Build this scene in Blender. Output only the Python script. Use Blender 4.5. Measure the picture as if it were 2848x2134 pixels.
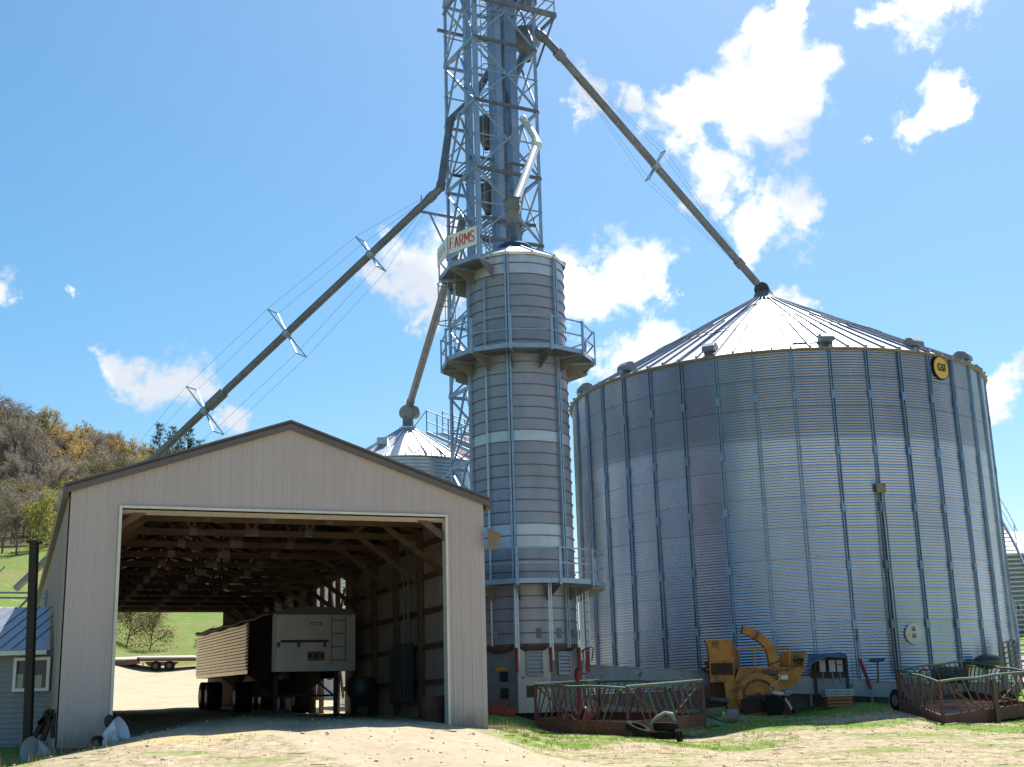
import bpy, math, random
import numpy as np
from mathutils import Vector, Matrix
random.seed(7)
R_=math.radians
S=bpy.context.scene
COL=S.collection
for o in list(bpy.data.objects): bpy.data.objects.remove(o)
# ------------------------------------------------------------------ camera
FOC,PIT,ROL=3567.0,.2504,-.0287
cp,sp,cr,sr=math.cos(PIT),math.sin(PIT),math.cos(ROL),math.sin(ROL)
right0=Vector((1,0,0)); up0=Vector((0,-sp,cp)); fwd=Vector((0,cp,sp))
crt=cr*right0+sr*up0; cup=-sr*right0+cr*up0
cam=bpy.data.cameras.new('camera'); camo=bpy.data.objects.new('camera',cam); COL.objects.link(camo)
cam.sensor_width=36; cam.lens=FOC/2848*36; cam.clip_start=.1; cam.clip_end=8000
M=Matrix((crt,cup,-fwd)).transposed().to_4x4(); camo.matrix_world=M
S.camera=camo
S.render.resolution_x=1024; S.render.resolution_y=767
def U(px,py,Y):
    "point of the place at forward distance Y seen at this spot of the photograph (eye at the origin)"
    a=(px-1424)/FOC; b=-(py-1067)/FOC
    d=crt*a+cup*b+fwd
    return d*(Y/d.y)
def proj(p):
    p=Vector(p); d=p.dot(fwd)
    return 1424+FOC*p.dot(crt)/d, 1067-FOC*p.dot(cup)/d
# ------------------------------------------------------------------ world, sun, exposure
SUN_EL,SUN_AZ=R_(60),R_(23)
W=bpy.data.worlds.new('World'); S.world=W; W.use_nodes=True
nt=W.node_tree; nt.nodes.clear()
def wn(t,**k):
    n=nt.nodes.new(t)
    for a,b in k.items(): setattr(n,a,b)
    return n
L=nt.links.new
sky=wn('ShaderNodeTexSky',sky_type='NISHITA',sun_disc=False,sun_elevation=SUN_EL,sun_rotation=SUN_AZ,altitude=200,air_density=1.0,dust_density=1.3,ozone_density=1.6)
tc=wn('ShaderNodeTexCoord')
nz=wn('ShaderNodeVectorMath',operation='NORMALIZE'); L(tc.outputs['Generated'],nz.inputs[0])
n1=wn('ShaderNodeTexNoise'); n1.inputs['Scale'].default_value=24; n1.inputs['Detail'].default_value=9; n1.inputs['Roughness'].default_value=.58
n1.inputs['Distortion'].default_value=.35
L(nz.outputs[0],n1.inputs['Vector'])
CL=[(1580,80,48),(1640,130,92),(1720,130,78),(1760,150,52),(1600,200,92),(1500,230,76),(1450,245,66),(1560,270,84),(1470,300,66),(1530,330,72),(1580,360,52),(1670,270,66),(1700,215,66),
(1600,430,62),(1680,450,84),(1740,455,64),(1640,480,62),(1530,412,38),(1770,480,40),(1455,462,26),
(1265,215,46),(1350,215,34),(1250,265,26),(1235,240,27),(1290,180,22),
(2010,15,74),(2060,20,54),(1980,60,42),(1930,10,38),(1725,2,30),
(2040,180,52),(1990,250,44),(2060,230,38),(1920,200,27),(1890,285,20),(2020,150,32),
(1330,600,86),(1260,600,76),(1390,600,56),(1420,620,42),(1280,650,54),(1230,570,44),(1470,635,20),
(1400,760,64),(1340,790,66),(1280,800,56),(1440,740,38),
(920,560,66),(880,600,76),(930,640,66),(830,620,48),(960,520,56),(900,680,32),(1000,560,66),
(240,790,46),(210,785,32),(360,815,62),(400,820,56),(430,840,48),(310,830,46),(270,870,16),
(490,920,44),(450,930,26),(5,610,46),(10,640,36),(145,637,13),(2195,810,54),(2180,840,38),(2211,770,34),(1725,630,33),(1690,640,22)]
n2=wn('ShaderNodeTexNoise'); n2.inputs['Scale'].default_value=11; n2.inputs['Detail'].default_value=7; n2.inputs['Roughness'].default_value=.62; L(nz.outputs[0],n2.inputs['Vector'])
of=wn('ShaderNodeVectorMath',operation='MULTIPLY_ADD'); L(n2.outputs['Color'],of.inputs[0]); of.inputs[1].default_value=(.12,.12,.12); of.inputs[2].default_value=(-.06,-.06,-.06)
dr_=wn('ShaderNodeVectorMath',operation='ADD'); L(nz.outputs[0],dr_.inputs[0]); L(of.outputs[0],dr_.inputs[1])
prev=None
for x,y,r in CL:
    d=U(x*1.2875,y*1.2875,1.0).normalized()
    vd=wn('ShaderNodeVectorMath',operation='DISTANCE'); L(dr_.outputs[0],vd.inputs[0]); vd.inputs[1].default_value=d
    ma=wn('ShaderNodeMath',operation='MULTIPLY_ADD'); L(vd.outputs['Value'],ma.inputs[0]); ma.inputs[1].default_value=-1/(r*1.38*1.2875/FOC*1.0); ma.inputs[2].default_value=1
    if prev is None: prev=ma
    else:
        mx=wn('ShaderNodeMath',operation='SMOOTH_MAX'); L(prev.outputs[0],mx.inputs[0]); L(ma.outputs[0],mx.inputs[1]); mx.inputs[2].default_value=.12; prev=mx
cl=wn('ShaderNodeMath',operation='MAXIMUM'); L(prev.outputs[0],cl.inputs[0]); cl.inputs[1].default_value=-1.2
na=wn('ShaderNodeMath',operation='MULTIPLY_ADD'); L(n1.outputs['Fac'],na.inputs[0]); na.inputs[1].default_value=2.3; na.inputs[2].default_value=-1.12
sm=wn('ShaderNodeMath',operation='ADD'); L(cl.outputs[0],sm.inputs[0]); L(na.outputs[0],sm.inputs[1])
mr=wn('ShaderNodeMapRange',interpolation_type='SMOOTHSTEP'); L(sm.outputs[0],mr.inputs['Value']); mr.inputs['From Min'].default_value=.06; mr.inputs['From Max'].default_value=.66
SKY_STR=.096
hs=wn('ShaderNodeHueSaturation'); hs.inputs['Hue'].default_value=.486; hs.inputs['Saturation'].default_value=1.36; hs.inputs['Value'].default_value=1.0
L(sky.outputs[0],hs.inputs['Color'])
mix=wn('ShaderNodeMix',data_type='RGBA'); L(mr.outputs[0],mix.inputs['Factor']); L(hs.outputs[0],mix.inputs['A']); 
n5=wn('ShaderNodeTexNoise'); n5.inputs['Scale'].default_value=9; n5.inputs['Detail'].default_value=6; L(nz.outputs[0],n5.inputs['Vector'])
cr5=wn('ShaderNodeValToRGB'); cr5.color_ramp.elements[0].position=.42; cr5.color_ramp.elements[0].color=(.56,.61,.68,1); cr5.color_ramp.elements[1].position=.58; cr5.color_ramp.elements[1].color=(1,1,1,1); L(n5.outputs['Fac'],cr5.inputs[0])
sc5=wn('ShaderNodeVectorMath',operation='SCALE'); L(cr5.outputs[0],sc5.inputs[0]); sc5.inputs['Scale'].default_value=8.8; L(sc5.outputs[0],mix.inputs['B'])
bg=wn('ShaderNodeBackground'); bg.inputs['Strength'].default_value=SKY_STR; L(mix.outputs['Result'],bg.inputs['Color'])
wo=wn('ShaderNodeOutputWorld'); L(bg.outputs[0],wo.inputs[0])
sd=Vector((math.sin(SUN_AZ)*math.cos(SUN_EL),math.cos(SUN_AZ)*math.cos(SUN_EL),math.sin(SUN_EL)))
sl=bpy.data.lights.new('sun','SUN'); sl.energy=5.0; sl.angle=R_(.5); sl.color=(1,.95,.87)
so=bpy.data.objects.new('sun',sl); COL.objects.link(so); so.rotation_euler=sd.to_track_quat('Z','Y').to_euler(); so.location=sd*200
S.view_settings.view_transform='Standard'; S.view_settings.look='None'; S.view_settings.gamma=1; S.view_settings.exposure=.72
try: S.view_settings.use_curve_mapping=False
except: pass
S.render.engine='CYCLES'; S.cycles.max_bounces=7
# ------------------------------------------------------------------ helpers
def tag(o,label=None,cat=None,group=None,kind=None):
    if label: o['label']=label
    if cat: o['category']=cat
    if group: o['group']=group
    if kind: o['kind']=kind
    return o
def empty(name,loc,label,cat,group=None):
    o=bpy.data.objects.new(name,None); COL.objects.link(o); o.location=loc; o.empty_display_size=.3
    return tag(o,label,cat,group)
def root_loc(o):
    while o.parent: o=o.parent
    return o.location.copy()
def rot_to(d,up=Vector((0,0,1))):
    d=Vector(d).normalized(); up=Vector(up)
    x=up.cross(d)
    if x.length<1e-4: x=Vector((1,0,0)).cross(d)
    if x.length<1e-4: x=Vector((0,1,0)).cross(d)
    x.normalize(); y=d.cross(x)
    return x,y,d
class MB:
    def __init__(s): s.v=[];s.f=[];s.a=[]
    def quad(s,*p):
        i=len(s.v); s.v+= [tuple(q) for q in p]; s.f.append(tuple(range(i,i+len(p)))); return s
    def box8(s,c):
        i=len(s.v); s.v+=[tuple(q) for q in c]
        for f in ((0,3,2,1),(4,5,6,7),(0,1,5,4),(1,2,6,5),(2,3,7,6),(3,0,4,7)): s.f.append(tuple(i+k for k in f))
        return s
    def box(s,c,d,ax=None):
        c=Vector(c); X,Y,Z=ax if ax else (Vector((1,0,0)),Vector((0,1,0)),Vector((0,0,1)))
        a,b,e=d[0]/2,d[1]/2,d[2]/2
        return s.box8([c+X*i*a+Y*j*b+Z*k*e for k in(-1,1) for i,j in((-1,-1),(1,-1),(1,1),(-1,1))])
    def bar(s,p,q,w,h=None,up=(0,0,1)):
        h=h or w; p=Vector(p);q=Vector(q); x,y,d=rot_to(q-p,up)
        return s.box8([o+x*i*w/2+y*j*h/2 for o in(p,q) for i,j in((-1,-1),(1,-1),(1,1),(-1,1))])
    def tube(s,p,q,r,r2=None,n=10,cap=True):
        r2=r if r2 is None else r2
        p=Vector(p);q=Vector(q); x,y,d=rot_to(q-p); i=len(s.v)
        for o,rr in((p,r),(q,r2)):
            for k in range(n):
                t=2*math.pi*k/n; s.v.append(tuple(o+(x*math.cos(t)+y*math.sin(t))*rr))
        for k in range(n): s.f.append((i+k,i+(k+1)%n,i+n+(k+1)%n,i+n+k))
        if cap: s.f.append(tuple(i+k for k in reversed(range(n)))); s.f.append(tuple(i+n+k for k in range(n)))
        return s
    def path(s,pts,r,n=8,rs=None,sq=False):
        pts=[Vector(p) for p in pts]; i0=len(s.v); up=Vector((0,0,1))
        px=None
        for j,p in enumerate(pts):
            d=(pts[min(j+1,len(pts)-1)]-pts[max(j-1,0)]).normalized()
            if px is None: x,y,_=rot_to(d)
            else:
                x=(px-d*px.dot(d)).normalized(); y=d.cross(x)
            px=x; rr=rs[j] if rs else r
            for k in range(n):
                t=2*math.pi*(k+(.5 if sq else 0))/n; s.v.append(tuple(p+(x*math.cos(t)+y*math.sin(t))*rr))
        for j in range(len(pts)-1):
            for k in range(n): a=i0+j*n; s.f.append((a+k,a+(k+1)%n,a+n+(k+1)%n,a+n+k))
        s.f.append(tuple(i0+k for k in reversed(range(n)))); b=i0+(len(pts)-1)*n; s.f.append(tuple(b+k for k in range(n)))
        return s
    def lathe(s,c,prof,n=48,a0=0,a1=360,capt=False,capb=False):
        c=Vector(c); i=len(s.v); full=abs(a1-a0)>=360; m=n if full else n+1
        for r,z in prof:
            for k in range(m):
                t=R_(a0+(a1-a0)*k/n); s.v.append((c.x+r*math.sin(t),c.y-r*math.cos(t),c.z+z))
        for j in range(len(prof)-1):
            for k in range(n):
                k2=(k+1)%m; s.f.append((i+j*m+k,i+j*m+k2,i+(j+1)*m+k2,i+(j+1)*m+k))
        if capb: s.f.append(tuple(i+k for k in reversed(range(m))))
        if capt: s.f.append(tuple(i+(len(prof)-1)*m+k for k in range(m)))
        return s
    def plate(s,poly,t):
        "solid plate from 3d polygon, thickness vector t"
        t=Vector(t); n=len(poly); i=len(s.v); poly=[Vector(p) for p in poly]
        s.v+=[tuple(p) for p in poly]+[tuple(p+t) for p in poly]
        s.f.append(tuple(range(i,i+n))); s.f.append(tuple(reversed(range(i+n,i+2*n))))
        for k in range(n): s.f.append((i+k,i+n+k,i+n+(k+1)%n,i+(k+1)%n))
        return s
    def ball(s,c,r,n=12,m=8,sc=(1,1,1)):
        c=Vector(c); i=len(s.v)
        for a in range(m+1):
            ph=math.pi*a/m
            for b in range(n):
                t=2*math.pi*b/n; s.v.append((c.x+r*sc[0]*math.sin(ph)*math.cos(t),c.y+r*sc[1]*math.sin(ph)*math.sin(t),c.z+r*sc[2]*math.cos(ph)))
        for a in range(m):
            for b in range(n): s.f.append((i+a*n+b,i+(a+1)*n+b,i+(a+1)*n+(b+1)%n,i+a*n+(b+1)%n))
        return s
    def build(s,name,mat,parent=None,origin=None,smooth=False,bevel=0,recalc=True):
        off=root_loc(parent) if parent else Vector(origin if origin is not None else (np.mean([q[0] for q in s.v]),np.mean([q[1] for q in s.v]),min(q[2] for q in s.v)))
        me=bpy.data.meshes.new(name); me.from_pydata([(a-off.x,b-off.y,c-off.z) for a,b,c in s.v],[],s.f)
        me.materials.append(mat)
        if recalc:
            import bmesh
            bm=bmesh.new(); bm.from_mesh(me); bmesh.ops.recalc_face_normals(bm,faces=bm.faces); bm.to_mesh(me); bm.free()
        if smooth:
            me.polygons.foreach_set('use_smooth',[True]*len(me.polygons)); me.set_sharp_from_angle(angle=R_(40))
        o=bpy.data.objects.new(name,me); COL.objects.link(o)
        if parent: o.parent=parent
        else: o.location=off
        if bevel:
            b=o.modifiers.new('b','BEVEL'); b.width=bevel; b.segments=2; b.limit_method='ANGLE'
        return o
def mat(name,c1,c2=None,rough=.6,metal=0,scale=3,bump=0,detail=6,stretch=(1,1,1),c3=None,s3=.6,t3=(.55,.7),spec=None,coord='Object',rrange=0):
    m=bpy.data.materials.new(name); m.use_nodes=True; n=m.node_tree; l=n.links.new
    b=n.nodes['Principled BSDF']; b.inputs['Roughness'].default_value=rough; b.inputs['Metallic'].default_value=metal
    if spec is not None: b.inputs['Specular IOR Level'].default_value=spec
    if c2 is None: c2=tuple(x*.75 for x in c1)
    t=n.nodes.new('ShaderNodeTexCoord'); mp=n.nodes.new('ShaderNodeMapping'); mp.inputs['Scale'].default_value=stretch; l(t.outputs[coord],mp.inputs[0])
    no=n.nodes.new('ShaderNodeTexNoise'); no.inputs['Scale'].default_value=scale; no.inputs['Detail'].default_value=detail; no.inputs['Roughness'].default_value=.6; l(mp.outputs[0],no.inputs['Vector'])
    r=n.nodes.new('ShaderNodeValToRGB'); r.color_ramp.elements[0].position=.32; r.color_ramp.elements[1].position=.68
    r.color_ramp.elements[0].color=(*c2,1); r.color_ramp.elements[1].color=(*c1,1); l(no.outputs['Fac'],r.inputs[0]); out=r.outputs[0]
    if c3:
        n3=n.nodes.new('ShaderNodeTexNoise'); n3.inputs['Scale'].default_value=s3; n3.inputs['Detail'].default_value=7; n3.inputs['Roughness'].default_value=.7; l(mp.outputs[0],n3.inputs['Vector'])
        g=n.nodes.new('ShaderNodeMapRange'); g.inputs['From Min'].default_value=t3[0]; g.inputs['From Max'].default_value=t3[1]; l(n3.outputs['Fac'],g.inputs['Value'])
        x=n.nodes.new('ShaderNodeMix'); x.data_type='RGBA'; l(g.outputs[0],x.inputs['Factor']); l(out,x.inputs['A']); x.inputs['B'].default_value=(*c3,1); out=x.outputs['Result']
    l(out,b.inputs['Base Color'])
    if rrange:
        q=n.nodes.new('ShaderNodeMapRange'); q.inputs['To Min'].default_value=rough-rrange; q.inputs['To Max'].default_value=rough+rrange; l(no.outputs['Fac'],q.inputs['Value']); l(q.outputs[0],b.inputs['Roughness'])
    if bump:
        bu=n.nodes.new('ShaderNodeBump'); bu.inputs['Strength'].default_value=bump; bu.inputs['Distance'].default_value=.03; l(no.outputs['Fac'],bu.inputs['Height']); l(bu.outputs[0],b.inputs['Normal'])
    m['out']=1
    return m
GALV=mat('galvanised_steel',(.50,.55,.60),(.36,.41,.46),rough=.38,metal=.75,scale=6,rrange=.08)
GALVB=mat('galvanised_blue_frame',(.35,.44,.57),(.25,.33,.43),rough=.45,metal=.55,scale=5)
GALVD=mat('galvanised_dull',(.20,.20,.21),(.13,.13,.14),rough=.55,metal=.5,scale=5)
TRUNK=mat('elevator_trunk_steel',(.31,.41,.57),(.23,.32,.46),rough=.45,metal=.5,scale=2,stretch=(1,1,.15))
PIPE=mat('weathered_spout_steel',(.19,.205,.25),(.13,.14,.175),rough=.45,metal=.3,scale=2,c3=(.26,.275,.32),s3=1.5)
ROOFM=mat('bin_roof_steel',(.66,.68,.71),(.50,.52,.56),rough=.40,metal=.55,scale=2)
RIBM=mat('bin_stiffener_steel',(.26,.36,.48),(.17,.25,.35),rough=.42,metal=.7,scale=3,stretch=(1,1,.4))
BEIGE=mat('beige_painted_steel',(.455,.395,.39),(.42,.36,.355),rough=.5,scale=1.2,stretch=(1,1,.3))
def splash(m):
    n=m.node_tree;l=n.links.new;b=n.nodes['Principled BSDF']; src=b.inputs['Base Color'].links[0].from_socket
    t=n.nodes.new('ShaderNodeTexCoord'); s=n.nodes.new('ShaderNodeSeparateXYZ'); l(t.outputs['Object'],s.inputs[0])
    no=n.nodes.new('ShaderNodeTexNoise'); no.inputs['Scale'].default_value=2.2; no.inputs['Detail'].default_value=8; no.inputs['Roughness'].default_value=.7; l(t.outputs['Object'],no.inputs['Vector'])
    a=n.nodes.new('ShaderNodeMath'); a.operation='MULTIPLY_ADD'; l(no.outputs['Fac'],a.inputs[0]); a.inputs[1].default_value=-1.3; l(s.outputs['Z'],a.inputs[2])
    r=n.nodes.new('ShaderNodeMapRange'); l(a.outputs[0],r.inputs['Value']); r.inputs['From Min'].default_value=-.75; r.inputs['From Max'].default_value=-.1; r.inputs['To Min'].default_value=.75; r.inputs['To Max'].default_value=0
    x=n.nodes.new('ShaderNodeMix'); x.data_type='RGBA'; l(r.outputs[0],x.inputs['Factor']); l(src,x.inputs['A']); x.inputs['B'].default_value=(.20,.155,.115,1); l(x.outputs['Result'],b.inputs['Base Color'])
splash(BEIGE)
TRIM=mat('brown_trim',(.13,.11,.105),(.105,.09,.088),rough=.5)
WHITET=mat('white_door_trim',(.66,.63,.57),(.55,.52,.48),rough=.5)
WOOD=mat('old_timber',(.15,.095,.06),(.08,.048,.03),rough=.8,scale=3,stretch=(.4,.4,2))
PLATE=mat('gusset_plate_steel',(.22,.20,.185),(.11,.10,.095),rough=.4,metal=.6)
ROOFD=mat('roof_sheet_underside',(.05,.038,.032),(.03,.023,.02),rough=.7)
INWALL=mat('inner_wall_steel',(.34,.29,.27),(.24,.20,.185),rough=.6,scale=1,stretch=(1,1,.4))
BLACK=mat('black_rubber',(.02,.02,.02),(.012,.012,.012),rough=.9,spec=.12)
DARKM=mat('black_painted_steel',(.03,.028,.028),(.015,.014,.014),rough=.6)
RUST=mat('rusty_steel',(.16,.07,.05),(.09,.035,.025),rough=.8,scale=9,bump=.3)
GREEN=mat('green_painted_pipe',(.07,.17,.10),(.05,.12,.075),rough=.5,c3=(.15,.08,.06),s3=2.5,t3=(.52,.6))
GREENR=mat('worn_green_rusty_rail',(.10,.12,.07),(.09,.05,.035),rough=.65,scale=5,c3=(.14,.065,.05),s3=2,t3=(.45,.55))
ORANGE=mat('faded_orange_paint',(.52,.22,.028),(.36,.13,.02),rough=.55,scale=3,c3=(.10,.035,.014),s3=2.4,t3=(.53,.68))
RED=mat('red_paint',(.26,.02,.018),(.17,.013,.013),rough=.5)
WHITE=mat('white_paint',(.75,.75,.74),(.6,.6,.6),rough=.5)
SIGNW=mat('white_sign_panel',(.80,.80,.80),(.72,.72,.73),rough=.45)
CREAM=mat('cream_panel',(.55,.53,.48),(.42,.41,.38),rough=.5,scale=2)
GREYP=mat('grey_panel',(.17,.18,.19),(.13,.135,.14),rough=.5,scale=2)
SIDING=mat('grey_lap_siding',(.25,.25,.27),(.21,.21,.235),rough=.6,scale=2)
BLUESH=mat('blue_grey_shelter_sheet',(.05,.10,.17),(.035,.07,.12),rough=.5)
CHARC=mat('dark_glass',(.02,.025,.03),(.012,.015,.02),rough=.12)
YEL=mat('yellow_sign_paint',(.75,.50,.06),(.62,.40,.05),rough=.5)
# ------------------------------------------------------------------ ground
BX,BY,BT,BW,BL=-9.248,26.398,.3729,9.121,28.0
ux=Vector((math.cos(BT),math.sin(BT),0)); ud=Vector((-math.sin(BT),math.cos(BT),0))
ZB,ZE,ZA=-.46,4.787,6.343
def F(a,d,z): return Vector((BX,BY,0))+ux*a+ud*d+Vector((0,0,z))
ctrl=[(0,0,-1.6),(-10,0,-1.6),(10,0,-1.6),(-25,0,-1.5),(25,0,-1.6),(0,-30,-1.7),(-40,-30,-1.8),(40,-30,-1.8),
 (-2,12,-1.05),(-5,18,-.66),(0,20,-.62),(-8,17,-.85),(-11,20,-.95),(3,20,-1.12),(7,20,-1.3),(14,20,-1.35)]
def cw(px,py,Y): p=U(px,py,Y); ctrl.append((p.x,p.y,p.z))
for a,z in((0,-.62),(1.0,-.40),(2.4,-.10),(5,-.12),(7.6,-.2),(8.8,-.36),(9.6,-.50)):
    p=F(a,0,0); ctrl.append((p.x,p.y,z))
for a in(2,7):
    for d,z in((8,0.02),(16,.2),(24,.42)): p=F(a,d,0); ctrl.append((p.x,p.y,z))
p=F(-1.5,3,0); ctrl.append((p.x,p.y,-.55)); p=F(-3,12,0); ctrl.append((p.x,p.y,0.1))
for q in((430,1868,99),(560,1965,58),(350,1966,58),(430,1900,82),(200,1880,90),(500,1800,112),(350,1800,112),(620,1700,150),(330,1700,150),
 (60,1690,105),(130,1690,105),(50,1553,165),(200,1540,165),(100,1430,230),(0,1275,290),(200,1330,290),(430,1372,290),(560,1405,290),(900,1560,280),(1300,1700,280),
 (1400,2030,31),(1345,2028,33),(1450,1995,40),(1500,2035,38),(1740,2048,38.5),(1952,2048,40),(1660,2010,43),(2000,1992,44),(2250,1985,44),(2330,1960,45),
 (2500,1975,42),(2626,2015,38.5),(2763,2014,39.5),(2848,1990,42),(2300,2010,40),(2000,2120,27),(2700,2125,27),(1500,2120,24),(1800,2060,34),(2400,2060,33),
 (2900,1880,60),(2848,1845,75),(2848,1765,88),(2700,1850,75),(1130,1960,64),(1000,1960,66)): cw(*q)
ctrl+=[(12,56,.45),(4,52,.3),(20,52,.45),(30,60,.9),(40,30,-.9),(40,45,-.3),(60,90,4),(90,200,8),(60,300,10),(-60,40,1),(-45,20,-.6),(-80,80,5),(-150,150,18),(-200,300,46),(-110,300,52),(-90,420,40),(60,420,14),(200,200,8),(200,420,10),(-250,0,0),(250,0,0),(-40,0,-1.4),(250,-60,-1),(-250,-60,0)]
cv=np.array(ctrl,float)
def tk(r2): return np.where(r2>1e-9,r2*np.log(np.maximum(r2,1e-9)),0)
def warp(x,y): return np.sign(x)*np.log1p(np.abs(x)/25.),np.log1p(np.maximum(y+60,0)/25.)
wx,wy=warp(cv[:,0],cv[:,1]); n_=len(cv)
K=tk((wx[:,None]-wx[None])**2+(wy[:,None]-wy[None])**2)+np.eye(n_)*2e-4
Pm=np.stack([np.ones(n_),wx,wy],1); A_=np.block([[K,Pm],[Pm.T,np.zeros((3,3))]])
sol=np.linalg.solve(A_,np.concatenate([cv[:,2],[0,0,0]]))
def hg(x,y):
    x=np.asarray(x,float);y=np.asarray(y,float); sh=x.shape
    xc=np.clip(x,-250,250).ravel(); yc=np.clip(y,-55,420).ravel(); a,b=warp(xc,yc)
    o=np.zeros_like(a)
    for i in range(0,len(a),4000):
        s=slice(i,i+4000); k=tk((a[s,None]-wx[None])**2+(b[s,None]-wy[None])**2); o[s]=k@sol[:n_]+sol[n_]+sol[n_+1]*a[s]+sol[n_+2]*b[s]
    return o.reshape(sh)
def H(x,y): return float(hg(np.array([x]),np.array([y]))[0])
def onG(px,Y,dz=0):
    p=U(px,1900,Y); return Vector((p.x,p.y,H(p.x,p.y)+dz))
def axis(lo,hi,fine0,fine1,st,gr):
    a=[];v=fine0
    while v<=fine1: a.append(v); v+=st
    s=st;v=fine1
    while v<hi: s*=gr; v+=s; a.append(min(v,hi))
    s=st;v=fine0
    while v>lo: s*=gr; v-=s; a.insert(0,max(v,lo))
    return np.array(a)
gx=axis(-3500,3500,-16,24,.28,1.07); gy=axis(-300,4500,14,62,.25,1.06)
GX,GY=np.meshgrid(gx,gy); GZ=hg(GX,GY)
rng=np.random.RandomState(3)
def vn(x,y,s,seed):
    r=np.random.RandomState(seed); g=r.rand(64,64); x=x/s;y=y/s
    i=np.floor(x).astype(int);j=np.floor(y).astype(int);u=x-i;v=y-j;u=u*u*(3-2*u);v=v*v*(3-2*v)
    G=lambda a,b:g[a%64,b%64]
    return (G(i,j)*(1-u)+G(i+1,j)*u)*(1-v)+(G(i,j+1)*(1-u)+G(i+1,j+1)*u)*v
near=np.clip((110-GY)/20,0,1)*np.clip((80-np.abs(GX))/20,0,1)
GZ+=near*((vn(GX,GY,2.3,1)-.5)*.10+(vn(GX,GY,.6,2)-.5)*.05)
rga=(GX-BX)*ux.x+(GY-BY)*ux.y; rgd=(GX-BX)*ud.x+(GY-BY)*ud.y
for a_,sl_,dp in((3.1,.10,.05),(4.9,.10,.05),(5.6,-.32,.035),(7.2,-.34,.035)):
    w_=(rga-(a_+sl_*rgd+.25*np.sin(rgd*.5)))/.28; GZ-=dp*np.exp(-w_*w_)*np.clip((3-rgd)/3,0,1)*(GY<40)*near
# grass amount (green), gravel amount
ga=(GX-BX)*ux.x+(GY-BY)*ux.y; gd=(GX-BX)*ud.x+(GY-BY)*ud.y
def blob(x,y,cx,cy,rx,ry): return np.clip(1.4-np.sqrt(((x-cx)/rx)**2+((y-cy)/ry)**2),0,1)
grass=np.zeros_like(GX)
for c in((2.5,36.6,4.5,2.6),(0.3,33,2.2,3.5),(4.5,34.5,3,1.7),(9,38.5,3.5,1.5),(13.5,37.3,3.5,1.7),(9,45,9,4.5),(17,40,4,3.5),(-.2,38,2.5,4),(0.2,30,1.0,2.5),(7,40.5,2,2),(-12.5,26,3.5,5),(-9.3,24.3,2.0,1.3),(20,45,6,8)):
    grass=np.maximum(grass,blob(GX,GY,*c))
far=np.clip((GY-98)/6,0,1); grass=np.maximum(grass,far*.95)
grass=np.maximum(grass,np.clip((GY-75)/10,0,1)*np.clip((GX+5)/8,0,1)*.8)
grass=np.maximum(grass,np.clip((-16-GX)/4,0,1)*np.clip((60-GY)/15,0,1))
drive=np.clip((ga+.0+np.clip(gd,-4,0)*.75)/1.0,0,1)*np.clip((9.0+np.clip(-gd*.28,0,3.5)-ga)/1.5,0,1)*np.clip((36-GY)/3,0,1)
inside=((ga>-.2)&(ga<9.3)&(gd>0)).astype(float)
lot=np.clip((GY-50)/4,0,1)*np.clip((102-GY)/3,0,1)*np.clip((2-GX)/4,0,1)
drive=np.maximum(np.maximum(drive,inside),lot)
grass*=1-.95*drive*(GY<95); grass=np.where(GY<60,grass*(.45+.75*vn(GX,GY,1.4,5)),grass)
wood=np.clip((GY-180)/12,0,1)*np.clip((60-GX)/40,0,1)
g=MB(); g.v=[(a,b,c) for a,b,c in zip(GX.ravel(),GY.ravel(),GZ.ravel())]
nx=len(gx); g.f=[(j*nx+i,j*nx+i+1,(j+1)*nx+i+1,(j+1)*nx+i) for j in range(len(gy)-1) for i in range(nx-1)]
GM=bpy.data.materials.new('farmyard_ground'); GM.use_nodes=True
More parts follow.
